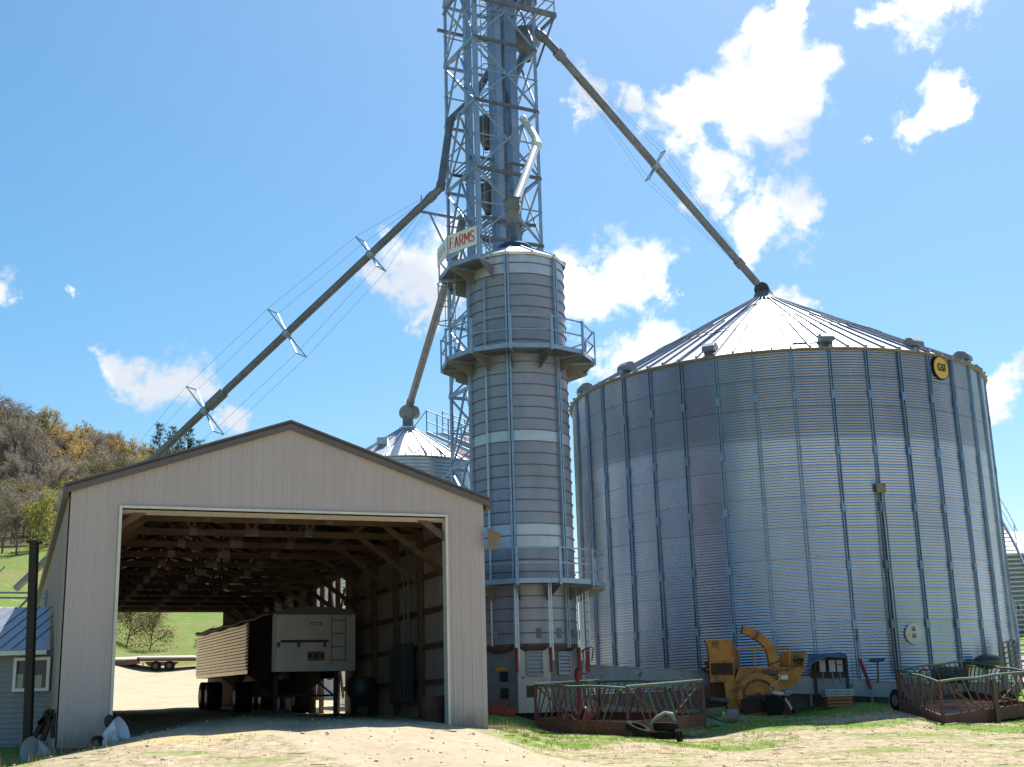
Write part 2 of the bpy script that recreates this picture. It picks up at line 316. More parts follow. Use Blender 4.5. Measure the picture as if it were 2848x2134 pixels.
def ground_mat():
    n=GM.node_tree; l=n.links.new; b=n.nodes['Principled BSDF']; b.inputs['Roughness'].default_value=.95; b.inputs['Specular IOR Level'].default_value=.15
    t=n.nodes.new('ShaderNodeTexCoord')
    def noise(s,d=6,rg=.6,st=None):
        k=n.nodes.new('ShaderNodeTexNoise'); k.inputs['Scale'].default_value=s; k.inputs['Detail'].default_value=d; k.inputs['Roughness'].default_value=rg
        if st:
            mp=n.nodes.new('ShaderNodeMapping'); mp.inputs['Scale'].default_value=st; l(t.outputs['Object'],mp.inputs[0]); l(mp.outputs[0],k.inputs['Vector'])
        else: l(t.outputs['Object'],k.inputs['Vector'])
        return k.outputs['Fac']
    def ramp(f,*cs):
        r=n.nodes.new('ShaderNodeValToRGB'); e=r.color_ramp.elements
        while len(e)<len(cs): e.new(.5)
        for x,(p,c) in zip(e,cs): x.position=p; x.color=(*c,1)
        l(f,r.inputs[0]); return r.outputs[0]
    def attr(a): k=n.nodes.new('ShaderNodeAttribute'); k.attribute_name=a; return k.outputs['Fac']
    def mixc(f,a,c):
        x=n.nodes.new('ShaderNodeMix'); x.data_type='RGBA'; l(f,x.inputs['Factor']); l(a,x.inputs['A']); l(c,x.inputs['B']); return x.outputs['Result']
    def mth(op,a,b_,c=None):
        x=n.nodes.new('ShaderNodeMath'); x.operation=op
        for i,v in enumerate((a,b_,c)):
            if v is None: continue
            if isinstance(v,(int,float)): x.inputs[i].default_value=v
            else: l(v,x.inputs[i])
        return x.outputs[0]
    def mrng(f,a,c):
        x=n.nodes.new('ShaderNodeMapRange'); l(f,x.inputs['Value']); x.inputs['From Min'].default_value=a; x.inputs['From Max'].default_value=c; return x.outputs[0]
    gravel=ramp(noise(5,10,.88),(.30,(.25,.19,.125)),(.47,(.44,.36,.245)),(.63,(.62,.525,.39)))
    gravel=mixc(mrng(noise(.9,5,.6,(1,.35,1)),.45,.75),gravel,ramp(noise(14,6,.7),(.3,(.30,.23,.145)),(.7,(.54,.45,.30))))
    gravel=mixc(mth('MULTIPLY',mrng(noise(.45,8,.75,(.6,1,1)),.50,.64),.40),gravel,ramp(noise(11,6,.8),(.3,(.17,.125,.08)),(.7,(.42,.33,.22))))
    stones=n.nodes.new('ShaderNodeTexVoronoi'); stones.inputs['Scale'].default_value=11; l(t.outputs['Object'],stones.inputs['Vector'])
    sc=mth('LESS_THAN',stones.outputs['Distance'],.17); sm2=mth('MULTIPLY',sc,mrng(noise(1.5,3),.5,.62))
    gravel=mixc(sm2,gravel,ramp(noise(22,2),(.3,(.40,.36,.32)),(.7,(.68,.63,.56))))
    straw=ramp(noise(4,9,.85,(1,.6,1)),(.33,(.07,.05,.03)),(.46,(.34,.26,.165)),(.60,(.58,.485,.33)))
    straw=mixc(mrng(noise(1.1,5,.7,(.6,1,1)),.5,.62),straw,ramp(noise(9,6,.8),(.3,(.24,.19,.12)),(.7,(.56,.47,.33))))
    green=ramp(noise(7,8,.75),(.30,(.07,.10,.02)),(.5,(.17,.26,.045)),(.7,(.30,.36,.10)))
    fgreen=ramp(noise(.22,8,.72),(.36,(.21,.19,.075)),(.50,(.15,.21,.045)),(.66,(.10,.20,.03)))
    fgreen=mixc(mth('MULTIPLY',mrng(noise(1.7,9,.85),.47,.60),.6),fgreen,ramp(noise(5,3),(.3,(.07,.09,.025)),(.7,(.17,.16,.06))))
    fgreen=mixc(mrng(noise(.9,7,.7),.54,.70),fgreen,ramp(noise(3,4),(.3,(.22,.19,.09)),(.7,(.34,.30,.15))))
    s=n.nodes.new('ShaderNodeSeparateXYZ'); l(t.outputs['Object'],s.inputs[0])
    green=mixc(mrng(s.outputs['Y'],85,100),green,fgreen)
    gm=mth('ADD',attr('grass'),mth('MULTIPLY_ADD',noise(1.6,9,.8),2.4,-1.32)); gm=mrng(gm,.32,.55)
    dm=mrng(mth('ADD',attr('drive'),mth('MULTIPLY_ADD',noise(1.0,6),.9,-.45)),.4,.6)
    patch=mth('MULTIPLY',mrng(noise(.75,8,.75,(.45,1,1)),.52,.60),.8)
    base=mixc(patch,straw,green)
    base=mixc(dm,base,gravel); base=mixc(gm,base,green)
    base=mixc(attr('wood'),base,ramp(noise(.8,6),(.3,(.035,.028,.018)),(.7,(.10,.085,.045))))
    spill=mth('MULTIPLY',attr('spill'),mrng(noise(5,6,.7),.38,.6))
    base=mixc(spill,base,ramp(noise(30,3),(.3,(.52,.38,.16)),(.7,(.72,.56,.26))))
    l(base,b.inputs['Base Color'])
    bu=n.nodes.new('ShaderNodeBump'); bu.inputs['Strength'].default_value=.6; bu.inputs['Distance'].default_value=.07; l(noise(7,9,.8),bu.inputs['Height']); l(bu.outputs[0],b.inputs['Normal'])
ground_mat()
go=g.build('ground',GM,origin=(0,0,0),smooth=True,recalc=False); tag(go,kind='structure')
spill=blob(GX,GY,-5.9,24.2,1.1,1.5)*.9
for nme,arr in(('grass',grass),('drive',drive),('wood',wood),('spill',spill)):
    at=go.data.attributes.new(nme,'FLOAT','POINT'); at.data.foreach_set('value',arr.ravel().astype(np.float32))
# ------------------------------------------------------------------ drive-through shed
def zr(a): return ZE+(ZA-ZE)*(1-abs(a-BW/2)/(BW/2))
shed=empty('drive_through_shed',F(BW/2,0,-.3),'beige steel drive-through shed with a wide open door, brown rake trim and timber trusses inside','shed')
DX0,DW,DH=.985,7.238,4.393
def ribbed(length,pitch=.2286,rw=.034,rh=.013):
    s=[(0,0)]; a=pitch*.5
    while a<length-.06:
        s+=[(a-rw,0),(a-rw*.5,rh),(a+rw*.5,rh),(a+rw,0)]
        for k in(1,2): 
            q=a+pitch*k/3
            if q<length-.05: s+=[(q-.012,0),(q,.005),(q+.012,0)]
        a+=pitch
    s.append((length,0)); return s
w=MB(); prof=ribbed(BW)
def addcut(prof,cuts):
    for c in cuts:
        for i in range(len(prof)-1):
            if prof[i][0]<c<prof[i+1][0]:
                t=(c-prof[i][0])/(prof[i+1][0]-prof[i][0]); prof.insert(i+1,(c,prof[i][1]+t*(prof[i+1][1]-prof[i][1]))); break
    return prof
prof=addcut(prof,(DX0,DX0+DW,BW/2))
for (a0,o0),(a1,o1) in zip(prof,prof[1:]):
    m=(a0+a1)/2; lo=DH if DX0<m<DX0+DW else ZB
    w.quad(F(a0,-o0,lo),F(a1,-o1,lo),F(a1,-o1,zr(a1)),F(a0,-o0,zr(a0)))
    w.quad(F(a0,.05,lo),F(a1,.05,lo),F(a1,.05,zr(a1)),F(a0,.05,zr(a0)))
w.build('front_wall',BEIGE,shed,recalc=False)
def sidewall(a,name,gap=None,m=BEIGE,sgn=-1):
    w=MB(); pr=ribbed(BL)
    if gap: pr=addcut(pr,gap)
    for (d0,o0),(d1,o1) in zip(pr,pr[1:]):
        mid=(d0+d1)/2; z0=ZB+.02*mid-.25; lo=ZE-.35 if gap and gap[0]<mid<gap[1] else z0
        w.quad(F(a+sgn*o0,d0,lo),F(a+sgn*o1,d1,lo),F(a+sgn*o1,d1,ZE),F(a+sgn*o0,d0,ZE))
    return w.build(name,m,shed,recalc=False)
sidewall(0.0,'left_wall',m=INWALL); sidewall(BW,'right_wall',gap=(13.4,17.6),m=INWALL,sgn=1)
wl=MB(); pr=ribbed(BL)
for (d0,o0),(d1,o1) in zip(pr,pr[1:]): wl.quad(F(-.03-o0,d0,ZB),F(-.03-o1,d1,ZB),F(-.03-o1,d1,ZE),F(-.03-o0,d0,ZE))
wl.build('left_cladding',mat('beige_darkened_side',(.30,.24,.235),(.26,.21,.205),rough=.6),shed,recalc=False)  # shed beige darkened here against the stronger sky light on this side
# back wall with far door
def solve_a(px,d):
    lo,hi=0,BW
    for _ in range(40):
        m=(lo+hi)/2
        if proj(F(m,d,2))[0]<px: lo=m
        else: hi=m
    return lo
FA1=solve_a(616,BL); FZ=U(480,1703,F(5,BL,0).y).z
bw=MB()
for a0,a1,lo in((0,.9,-.6),(.9,FA1,FZ),(FA1,BW,-.3)):
    k=int(max(2,(a1-a0)/.23))
    for i in range(k):
        q0=a0+(a1-a0)*i/k;q1=a0+(a1-a0)*(i+1)/k
        if q0<BW/2<q1:
            bw.quad(F(q0,BL,lo),F(BW/2,BL,lo),F(BW/2,BL,ZA),F(q0,BL,zr(q0))); q0=BW/2
        bw.quad(F(q0,BL,lo),F(q1,BL,lo),F(q1,BL,zr(q1)),F(q0,BL,zr(q0)))
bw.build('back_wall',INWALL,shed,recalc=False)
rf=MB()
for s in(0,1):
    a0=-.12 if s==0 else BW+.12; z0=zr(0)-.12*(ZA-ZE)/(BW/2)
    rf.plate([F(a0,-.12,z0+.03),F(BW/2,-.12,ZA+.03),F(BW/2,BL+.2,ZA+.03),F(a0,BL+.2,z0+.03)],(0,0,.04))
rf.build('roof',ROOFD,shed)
tr=MB()
for s in(0,1):
    a0=-.16 if s==0 else BW+.16; z0=zr(0)-.16*(ZA-ZE)/(BW/2)
    tr.plate([F(a0,-.06,z0-.10),F(BW/2,-.06,ZA-.10),F(BW/2,-.06,ZA+.12),F(a0,-.06,z0+.12)],-ud*.05)
tr.build('rake_trim',TRIM,shed)
ev=MB()
for a in(-.16,BW+.05): ev.box8([F(a+i,d,z) for z in(ZE-.2,ZE+.02) for i,d in((0,-.04),(.11,-.04),(.11,BL),(0,BL))])
ev.build('eave_trim',mat('brown_eave',(.16,.12,.085),(.12,.09,.065),rough=.6),shed)
dt=MB()
dt.bar(F(DX0+.02,-.03,-.35),F(DX0+.02,-.03,DH+.04),.05,.06,up=ux); dt.bar(F(DX0+DW-.02,-.03,-.35),F(DX0+DW-.02,-.03,DH+.04),.05,.06,up=ux)
dt.bar(F(DX0+.052,-.03,DH+.015),F(DX0+DW-.052,-.03,DH+.015),.06,.05)
dt.build('door_trim',WHITET,shed)
rv=MB(); rv.quad(F(DX0+DW-.02,0,-.35),F(DX0+DW-.02,.3,-.35),F(DX0+DW-.02,.3,DH),F(DX0+DW-.02,0,DH)); rv.quad(F(DX0+.02,0,DH-.04),F(DX0+DW-.02,0,DH-.04),F(DX0+DW-.02,.28,DH-.10),F(DX0+.02,.28,DH-.10)); rv.build('door_reveal',WHITET,shed,recalc=False)
NB=12; sp_=BL/NB
for k in range(NB+1):
    d=.12+k*(BL-.24)/NB; zc=ZE-.22
    t=MB(); t.bar(F(.1,d,zc),F(BW-.1,d,zc),.05,.16)
    for s in(0,1):
        a=(.1,BW-.1)[s]; t.bar(F(a,d,ZE-.12),F(BW/2,d,ZA-.12),.05,.14)
    for a0,b0 in((.22,.14),(.34,.28),(.34,.36),(.5,.42),(.5,.58),(.66,.64),(.66,.72),(.78,.86)):
        t.bar(F(BW*a0,d,zc),F(BW*b0,d,zr(BW*b0)-.15),.04,.09)
    to=t.build('roof_truss',WOOD,shed)
    for a in(.34,.5,.66):
        pm=MB(); ww=.34 if a==.5 else .2; pm.box(F(BW*a,d-.04,zc+.02),(ww,.006,.19),(ux,ud,Vector((0,0,1)))); pm.build('gusset_plate',PLATE,to)
    for s in(0,1):
        a=.10 if s==0 else BW-.10
        p=MB(); p.bar(F(a,d,-.6),F(a,d,ZE-.1),.14,.14,up=ux); p.build('post',WOOD,shed)
        if s==1 or k<3:
            b=MB(); sg=1 if s==0 else -1; b.bar(F(a,d+.05,ZE-1.45),F(a+sg*1.7,d+.05,ZE-.2),.045,.14); b.build('knee_brace',WOOD,shed)
for z in(.75,1.65,2.55,3.45,4.3):
    for d0,d1 in((.1,13.3),(17.7,BL-.1)):
        q=MB(); q.bar(F(BW-.05,d0,z),F(BW-.05,d1,z+.1),.05,.14); q.build('wall_girt',WOOD,shed)
pu=MB()
for s in(0,1):
    for k in range(6):
        a=BW/2+(-1 if s==0 else 1)*(.35+k*.78); pu.bar(F(a,.1,zr(a)-.02),F(a,BL-.1,zr(a)-.02),.09,.04)
pu.build('roof_purlins',WOOD,shed)
xb=MB()
xb.bar(F(BW,13.6,.6),F(BW,15.6,ZE-.3),.05,.14); xb.bar(F(BW,17.4,.6),F(BW,15.4,ZE-.3),.05,.14); xb.bar(F(BW,15.5,1.2),F(BW,15.5,ZE-.3),.14,.14,up=ux); xb.bar(F(BW,13.5,3.3),F(BW,15.5,2.6),.05,.12); xb.bar(F(BW,13.45,4.1),F(BW,14.6,2.6),.05,.12)
xb.build('opening_brace',WOOD,shed)
fx=MB(); c=U(1357,1497,29.6); fx.plate([c+Vector((0,-.1,.22)),c+Vector((.26,-.05,.12)),c+Vector((.16,0,-.2)),c+Vector((0,-.1,-.26))],(0.05,.3,0)); fx.build('wall_light_hood',mat('tan_hood',(.19,.15,.10),rough=.6),shed)
# things inside the shed
bl=MB(); c=F(BW-.75,1.6,H(*F(BW-.75,1.6,0)[:2])); bl.tube(c,c+Vector((0,0,.62)),.30,.32,n=16); bl.tube(c+Vector((0,0,.2)),c+Vector((0,0,.23)),.325,n=16); o=bl.build('rusty_drum',RUST,smooth=True); tag(o,'squat rust brown drum inside the shed by the right door jamb','drum')
cab=empty('control_cabinet',F(BW-.45,5.3,.1),'tall dark green electrical cabinet on the inner right wall of the shed','cabinet')
GRC=mat('dark_green_cabinet',(.03,.04,.04),(.02,.026,.026),rough=.5)
m_=MB(); m_.box(F(BW-.38,5.6,1.05),(.3,1.3,1.5),(ux,ud,Vector((0,0,1)))); m_.build('housing',GRC,cab,bevel=.02)
m_=MB(); m_.box(F(BW-.545,5.3,1.05),(.02,.5,1.3),(ux,ud,Vector((0,0,1)))); m_.box(F(BW-.545,5.9,1.05),(.02,.5,1.3),(ux,ud,Vector((0,0,1)))); m_.build('door',GRC,cab)
m_=MB(); m_.tube(F(BW-.3,5.2,1.8),F(BW-.3,5.2,4.4),.03); m_.tube(F(BW-.3,5.6,1.8),F(BW-.3,5.6,4.0),.03); m_.build('conduit',GALVD,cab)
for d,lab in((8.2,'dark steel tank on the shed floor behind the tall cabinet'),):
    c=F(BW-.8,d,H(*F(BW-.8,d,0)[:2])); m_=MB(); m_.lathe(c,[(.0,.25),(.15,.25),(.4,.6),(.4,1.0),(.36,1.05),(0,1.07)],n=16)
    for t in range(4): an=R_(45+90*t); m_.bar(c+Vector((.33*math.cos(an),.33*math.sin(an),0)),c+Vector((.36*math.cos(an),.36*math.sin(an),.7)),.04)
    tag(m_.build('feed_hopper',GRC,smooth=True),lab,'hopper')
# hopper trailer
TF=.40; tx=Vector((math.cos(TF),math.sin(TF),0)); td=Vector((-math.sin(TF),math.cos(TF),0)); TY=37.5
T0=U(757,1868,TY); 
def T(a,d,z): # z relative to trailer bottom plane which climbs gently
    return T0+tx*a+td*d+Vector((0,0,z+d*.018))
TW_=2.45; TL=13.4; TH=U(757,1708,TY).z-T0.z
g0=H(T(1.2,2,0).x,T(1.2,2,0).y)
trl=empty('grain_trailer',Vector((T(1.2,5,0).x,T(1.2,5,0).y,H(T(1.2,5,0).x,T(1.2,5,0).y))),'long grey grain hopper trailer with ribbed sides and black tarp parked inside the shed','trailer')
ALU=mat('trailer_rear_aluminium',(.58,.57,.57),(.48,.47,.47),rough=.42,metal=.3,scale=3); SIDEM=mat('trailer_side_ribs',(.50,.45,.30),(.32,.28,.18),rough=.3,metal=.75)
m_=MB(); m_.box8([T(a,d,z) for z in(0,TH) for a,d in((0,0),(TW_,0),(TW_,.08),(0,.08))]); m_.build('rear_panel',ALU,trl,bevel=.01)
m_=MB(); nr=14
pts=[]
for k in range(nr):
    z0=.12+(TH-.2)*k/nr; h=(TH-.2)/nr; pts+=[(0,z0),(.05,z0+h*.2),(.05,z0+h*.42),(0,z0+h*.55)]
pts=[(0,0)]+pts+[(0,TH)]
for s in(0,1):
    for (o0,z0),(o1,z1) in zip(pts,pts[1:]):
        a0=-o0 if s==0 else TW_+o0; a1=-o1 if s==0 else TW_+o1
        m_.quad(T(a0,3.6,z0),T(a0,TL,z0),T(a1,TL,z1),T(a1,3.6,z1))
m_.build('ribbed_side',SIDEM,trl,recalc=False)
m_=MB()
for s in(0,1): a=0 if s==0 else TW_; m_.quad(T(a,.08,0),T(a,3.6,0),T(a,3.6,TH),T(a,.08,TH))
m_.quad(T(0,TL,0),T(TW_,TL,0),T(TW_,TL,TH),T(0,TL,TH)); m_.quad(T(0,.08,0),T(TW_,.08,0),T(TW_,TL,0),T(0,TL,0))
m_.build('smooth_side',mat('trailer_smooth_side',(.04,.036,.032),(.025,.022,.02),rough=.9,spec=.05),trl,recalc=False)
m_=MB()
for k in range(13): z=.2+k*.105; m_.tube(T(-.05,3.2,z),T(-.05,3.45,z+.06),.02,n=6); m_.tube(T(-.05,3.5,z),T(-.05,3.62,z+.04),.02,n=6)
m_.build('tarp_hooks',GALV,trl)
m_=MB(); n=8
for k in range(n):
    t0=math.pi*k/n;t1=math.pi*(k+1)/n
    f=lambda t:(TW_/2-(TW_/2+.04)*math.cos(t), TH-.02+.24*math.sin(t))
    a,z=f(t0);b,zz=f(t1); m_.quad(T(a,-.03,z),T(b,-.03,zz),T(b,TL+.1,zz+.02),T(a,TL+.1,z+.02))
    m_.quad(T(a,-.03,z),T(b,-.03,zz),T(TW_/2,-.03,TH-.02))
m_.build('rolled_tarp',mat('dark_tarp',(.17,.16,.165),(.12,.115,.12),rough=.7),trl,recalc=False)
m_=MB(); m_.path([T(-.08,-.03,TH+.02)]+[T(-.08,d,TH+.03*math.sin(d*2)) for d in range(1,14)],.07,n=8); m_.build('tarp_roll',DARKM,trl)
m_=MB(); m_.bar(T(.05,-.03,-.02),T(.05,-.03,TH),.09,.05); m_.build('corner_post',WHITE,trl)
m_=MB(); m_.tube(T(.22,-.07,TH*.52),T(1.62,-.07,TH*.52),.035)
for a in(.16,.75,1.52): m_.box(T(a,-.05,TH*.46),(.07,.06,.14),(tx,td,Vector((0,0,1))))
m_.build('gate_bar',mat('gate_bar_grey',(.10,.09,.11),rough=.5),trl)
m_=MB()
for a in(1.72,2.14): m_.bar(T(a,-.05,.25),T(a,-.05,TH-.08),.025,.03)
for k in range(4): m_.bar(T(1.72,-.06,.3+k*.38),T(2.14,-.06,.3+k*.38),.03)
m_.build('ladder',mat('ladder_grey',(.20,.195,.19),(.15,.145,.14),rough=.5),trl)
BLU=mat('blue_decal',(.05,.22,.50),(.04,.18,.42),rough=.4)
m_=MB(); m_.box(T(1.27,-.012,TH-.28),(.34,.01,.09),(tx,td,Vector((0,0,1)))); dc=m_.build('blue_decal',BLU,trl)
m_=MB()
m_.ball(T(1.16,-.02,TH-.28),.03,sc=(1,.3,1)); m_.box(T(1.30,-.02,TH-.285),(.16,.008,.03),(tx,td,Vector((0,0,1)))); m_.build('decal_mark',WHITE,dc)
m_=MB(); m_.box(T(1.27,-.015,.42),(.5,.02,.26),(tx,td,Vector((0,0,1)))); lp=m_.build('light_panel',mat('lamp_panel',(.12,.11,.11),rough=.5),trl)
for k in range(3):
    m_=MB(); m_.tube(T(1.09+k*.18,-.03,.43),T(1.09+k*.18,-.05,.43),.05,n=12); m_.build('tail_lamp',mat('dark_red_lens',(.09,.02,.02),rough=.2),lp)
m_=MB(); m_.box(T(1.64,-.012,.40),(.11,.01,.20),(tx,td,Vector((0,0,1)))); m_.build('yellow_sticker',YEL,trl)
m_=MB(); m_.bar(T(.1,0,.28),T(2.35,0,.28),.02,.02); m_.bar(T(0.05,0,.02),T(2.4,0,.02),.06,.06); m_.build('rear_sill',ALU,trl)
zg=lambda d:H(T(1.2,d,0).x,T(1.2,d,0).y)
def wheel(c,axd,r,w,parent,name='wheel',rim=True):
    m_=MB(); c=Vector(c);axd=Vector(axd).normalized(); m_.tube(c-axd*w/2,c+axd*w/2,r,n=24); m_.tube(c-axd*(w/2+.01),c+axd*(w/2+.01),r*.88,n=24)
    o=m_.build(name,BLACK,parent,bevel=.02)
    if rim:
        q=MB(); q.tube(c-axd*(w/2+.02),c+axd*(w/2+.02),r*.5,n=16); q.build('rim',GALVD,o)
    return o
for d in(11.0,12.3):
    for a in(.25,2.2):
        p=T(a,d,0); wheel((p.x,p.y,H(p.x,p.y)+.5),tx,.5,.5,trl)
for d in(3.2,8.0):
    m_=MB(); b=[T(a,dd,-.02) for a,dd in((.25,d-1.6),(2.2,d-1.6),(2.2,d+1.6),(.25,d+1.6))]; e=[T(a,dd,-.72) for a,dd in((.9,d-.35),(1.55,d-.35),(1.55,d+.35),(.9,d+.35))]
    m_.box8(e+b); m_.build('hopper',DARKM,trl)
m_=MB(); m_.bar(T(.5,.3,-.1),T(.5,TL,-.1),.12,.22); m_.bar(T(1.95,.3,-.1),T(1.95,TL,-.1),.12,.22)
for a,d in((.3,.9),(2.1,.9)):
    p=T(a,d,0); m_.bar(T(a,d,-.1),Vector((p.x,p.y,H(p.x,p.y))),.12)
m_.bar(T(.3,.9,-.7),T(2.1,.9,-.7),.06); m_.bar(T(1.3,.9,-.1),T(2.1,.9,-.75),.05)
m_.build('chassis',DARKM,trl)
for d in(5.6,):
    for a in(.25,2.2):
        p=T(a,d,0); wheel((p.x,p.y,H(p.x,p.y)+.48),tx,.48,.5,trl)
# ------------------------------------------------------------------ big grain bin
CX,CY,RR,ZT=11.42,54.985,8.79,12.844; RINGH=1.118; NRING=11; ZBIN=ZT-NRING*RINGH; NRIB=39; PH=2.95
bc=Vector((CX,CY,0))
gb=empty('grain_bin',(CX,CY,ZBIN),'huge corrugated galvanised grain bin with vertical stiffeners and a round yellow emblem near its eave','grain bin')
def rnd(i,j): return (math.sin(i*127.1+j*311.7)*43758.5453)%1
nc=11; per=6; NA=NRIB*4
vs=[];fs=[];pv=[]
rows=[]
for k in range(NRING*nc*per//2+1):
    z=ZBIN+k*2*RINGH/(nc*per); rows.append((RR+.024*math.sin(2*math.pi*k/(per/2)),z))
for r,z in rows:
    for k in range(NA):
        t=R_(PH+360*k/NA); w_=.013*math.sin(t*19+z*.35)+.008*math.sin(t*33-z*.6)+.004*math.sin(t*47+z*2.7); vs.append((CX+(r+w_)*math.sin(t),CY-(r+w_)*math.cos(t),z))
for j in range(len(rows)-1):
    ring=int((rows[j][1]+.01-ZBIN)/RINGH)
    for k in range(NA):
        fs.append((j*NA+k,j*NA+(k+1)%NA,(j+1)*NA+(k+1)%NA,(j+1)*NA+k)); sec=(k+(ring%2)*4)//8; pv.append(rnd(sec,ring))
bm_=MB(); bm_.v=vs; bm_.f=fs
BINM=bpy.data.materials.new('corrugated_bin_steel'); BINM.use_nodes=True
def binmat(M_,dark=True):
    n=M_.node_tree;l=n.links.new;b=n.nodes['Principled BSDF']; b.inputs['Metallic'].default_value=.92
    a=n.nodes.new('ShaderNodeAttribute'); a.attribute_name='panel'
    t=n.nodes.new('ShaderNodeTexCoord'); s=n.nodes.new('ShaderNodeSeparateXYZ'); l(t.outputs['Object'],s.inputs[0])
    no=n.nodes.new('ShaderNodeTexNoise'); no.inputs['Scale'].default_value=.45; no.inputs['Detail'].default_value=8; no.inputs['Roughness'].default_value=.65
    mp=n.nodes.new('ShaderNodeMapping'); mp.inputs['Scale'].default_value=(.8,.8,.25); l(t.outputs['Object'],mp.inputs[0]); l(mp.outputs[0],no.inputs['Vector'])
    def mt(op,x,y,z=None):
        q=n.nodes.new('ShaderNodeMath'); q.operation=op
        for i,v in enumerate((x,y,z)):
            if v is None: continue
            if isinstance(v,(int,float)): q.inputs[i].default_value=v
            else: l(v,q.inputs[i])
        return q.outputs[0]
    # weathered dark zinc in the upper rings, cleaner below; per-sheet differences
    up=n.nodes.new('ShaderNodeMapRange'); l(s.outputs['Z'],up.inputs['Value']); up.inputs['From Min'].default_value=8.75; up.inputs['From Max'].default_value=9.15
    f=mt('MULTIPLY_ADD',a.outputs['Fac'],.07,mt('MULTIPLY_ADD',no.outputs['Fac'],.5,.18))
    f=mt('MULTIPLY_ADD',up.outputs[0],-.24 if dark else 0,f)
    fr=mt('FRACT',mt('DIVIDE',s.outputs['Z'],1.118),0); f=mt('MULTIPLY_ADD',mt('LESS_THAN',fr,.022),-.22,f)
    r=n.nodes.new('ShaderNodeValToRGB'); e=r.color_ramp.elements; e[0].position=.0;e[0].color=(.12,.14,.18,1); e[1].position=.74; e[1].color=(.57,.61,.74,1); l(f,r.inputs[0]); l(r.outputs[0],b.inputs['Base Color'])
    q=mt('MULTIPLY_ADD',f,-.14,.34); l(q,b.inputs['Roughness'])
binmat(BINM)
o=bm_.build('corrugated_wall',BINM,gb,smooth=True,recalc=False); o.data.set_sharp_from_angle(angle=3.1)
at=o.data.attributes.new('panel','FLOAT','FACE'); at.data.foreach_set('value',pv)
def cyl(ang,r,z,c=bc): t=R_(ang); return Vector((c.x+r*math.sin(t),c.y-r*math.cos(t),z))
for k in range(NRIB):
    an=PH+360*k/NRIB; vis=(an+180)%360-180
    if abs(vis-12)>100: continue
    t=R_(an); rad=Vector((math.sin(t),-math.cos(t),0)); tan=Vector((math.cos(t),math.sin(t),0))
    q=MB()
    for s in(-1,1): q.box8([cyl(an,RR,z)+tan*a+rad*b for z in(ZBIN+.02,ZT-.03) for a,b in((s*.022,.0),(s*.075,.0),(s*.06,.075),(s*.03,.075))])
    for j in range(1,6): q.box(cyl(an,RR+.065,ZBIN+j*2.1),(.16,.04,.3),(tan,rad,Vector((0,0,1))))
    q.build('wall_stiffener',RIBM,gb)
ZAP=17.55; NRF=39*2
q=MB(); r1=.55; HR=ZAP-ZT
segs=NRF
for k in range(segs):
    a0=PH+360*k/segs; a1=PH+360*(k+1)/segs
    for f0,f1 in((0,.42),(.42,1)):
        R0=RR+.09+(r1-RR-.09)*f0;R1=RR+.09+(r1-RR-.09)*f1; z0=ZT+.0+HR*f0+(.0 if f0==0 else .025); z1=ZT+HR*f1+(.0 if f1==1 else 0)
        q.quad(cyl(a0,R0,z0),cyl(a1,R0,z0),cyl(a1,R1,z1),cyl(a0,R1,z1))
q.build('roof',ROOFM,gb,recalc=False)
q=MB()
for k in range(segs):
    an=PH+360*k/segs; t=R_(an); tan=Vector((math.cos(t),math.sin(t),0)); up=Vector((math.sin(t)*.47,-math.cos(t)*.47,.88))
    f1=1 if k%2==0 else .62
    p0=cyl(an,RR+.10,ZT-.01); p1=cyl(an,RR+.09+(r1-RR-.09)*f1,ZT+HR*f1)
    q.box8([p+tan*i*w+up*j for p,w in((p0,.028),(p1,.022)) for i,j in((-1,0),(1,0),(.5,.085),(-.5,.085))])
    q.box(p0+up*.05,(.07,.07,.14),(tan,up.cross(tan),up))
q.build('roof_ribs',mat('roof_rib_steel',(.26,.29,.35),(.19,.22,.27),rough=.42,metal=.55),gb)
q=MB(); q.lathe((CX,CY,0),[(RR+.02,ZT-.10),(RR+.12,ZT-.05),(RR+.14,ZT+.0),(RR+.08,ZT+.025)],n=NA); q.build('eave_ring',mat('eave_flashing',(.26,.23,.20),(.18,.16,.14),rough=.6,metal=.2),gb,smooth=True,recalc=False)
q=MB(); q.lathe((CX,CY,0),[(.75,ZAP-.22),(.75,ZAP-.05),(.68,ZAP+.02),(.45,ZAP+.22),(.40,ZAP+.36),(0,ZAP+.4)],n=24); q.lathe((CX,CY,0),[(.9,ZAP-.18),(.9,ZAP-.1),(.7,ZAP-.04)],n=24); q.build('peak_collar',GALVD,gb,smooth=True)
q=MB()
rm=.42; R0=RR+.09+(r1-RR-.09)*rm; zc=ZT+HR*rm+.12
for k in range(40): q.tube(cyl(PH+9*k,R0,zc),cyl(PH+9*k+9,R0,zc),.012,n=5,cap=False)
q.build('roof_cable',DARKM,gb)
def hood(an,rad_,parent,z0f,sc=1,mat_=GALV,c=bc,RRx=RR,ZTx=ZT,HRx=None,r1x=.55):
    HRx=HRx or HR
    f=z0f; r=RRx+(r1x-RRx)*f; z=ZTx+HRx*f; t=R_(an); rd=Vector((math.sin(t),-math.cos(t),0)); tn=Vector((math.cos(t),math.sin(t),0)); b=cyl(an,r,z,c)
    m=MB(); w=.30*sc
    # goose-neck vent: a throat rising from the roof, curved over outwards
    pr=[(-.32,-.05),(-.32,.28),(-.22,.47),(0,.56),(.26,.50),(.46,.30),(.50,.06),(.24,.10),(.12,.02),(.10,-.25)]
    L0=[b+rd*x*sc+Vector((0,0,y*sc))+tn*w for x,y in pr]
    m.plate(L0,-tn*2*w)
    return m.build('roof_vent',mat_,parent,bevel=.02)
VEN=mat('vent_steel',(.24,.25,.27),(.17,.18,.19),rough=.5,metal=.4)
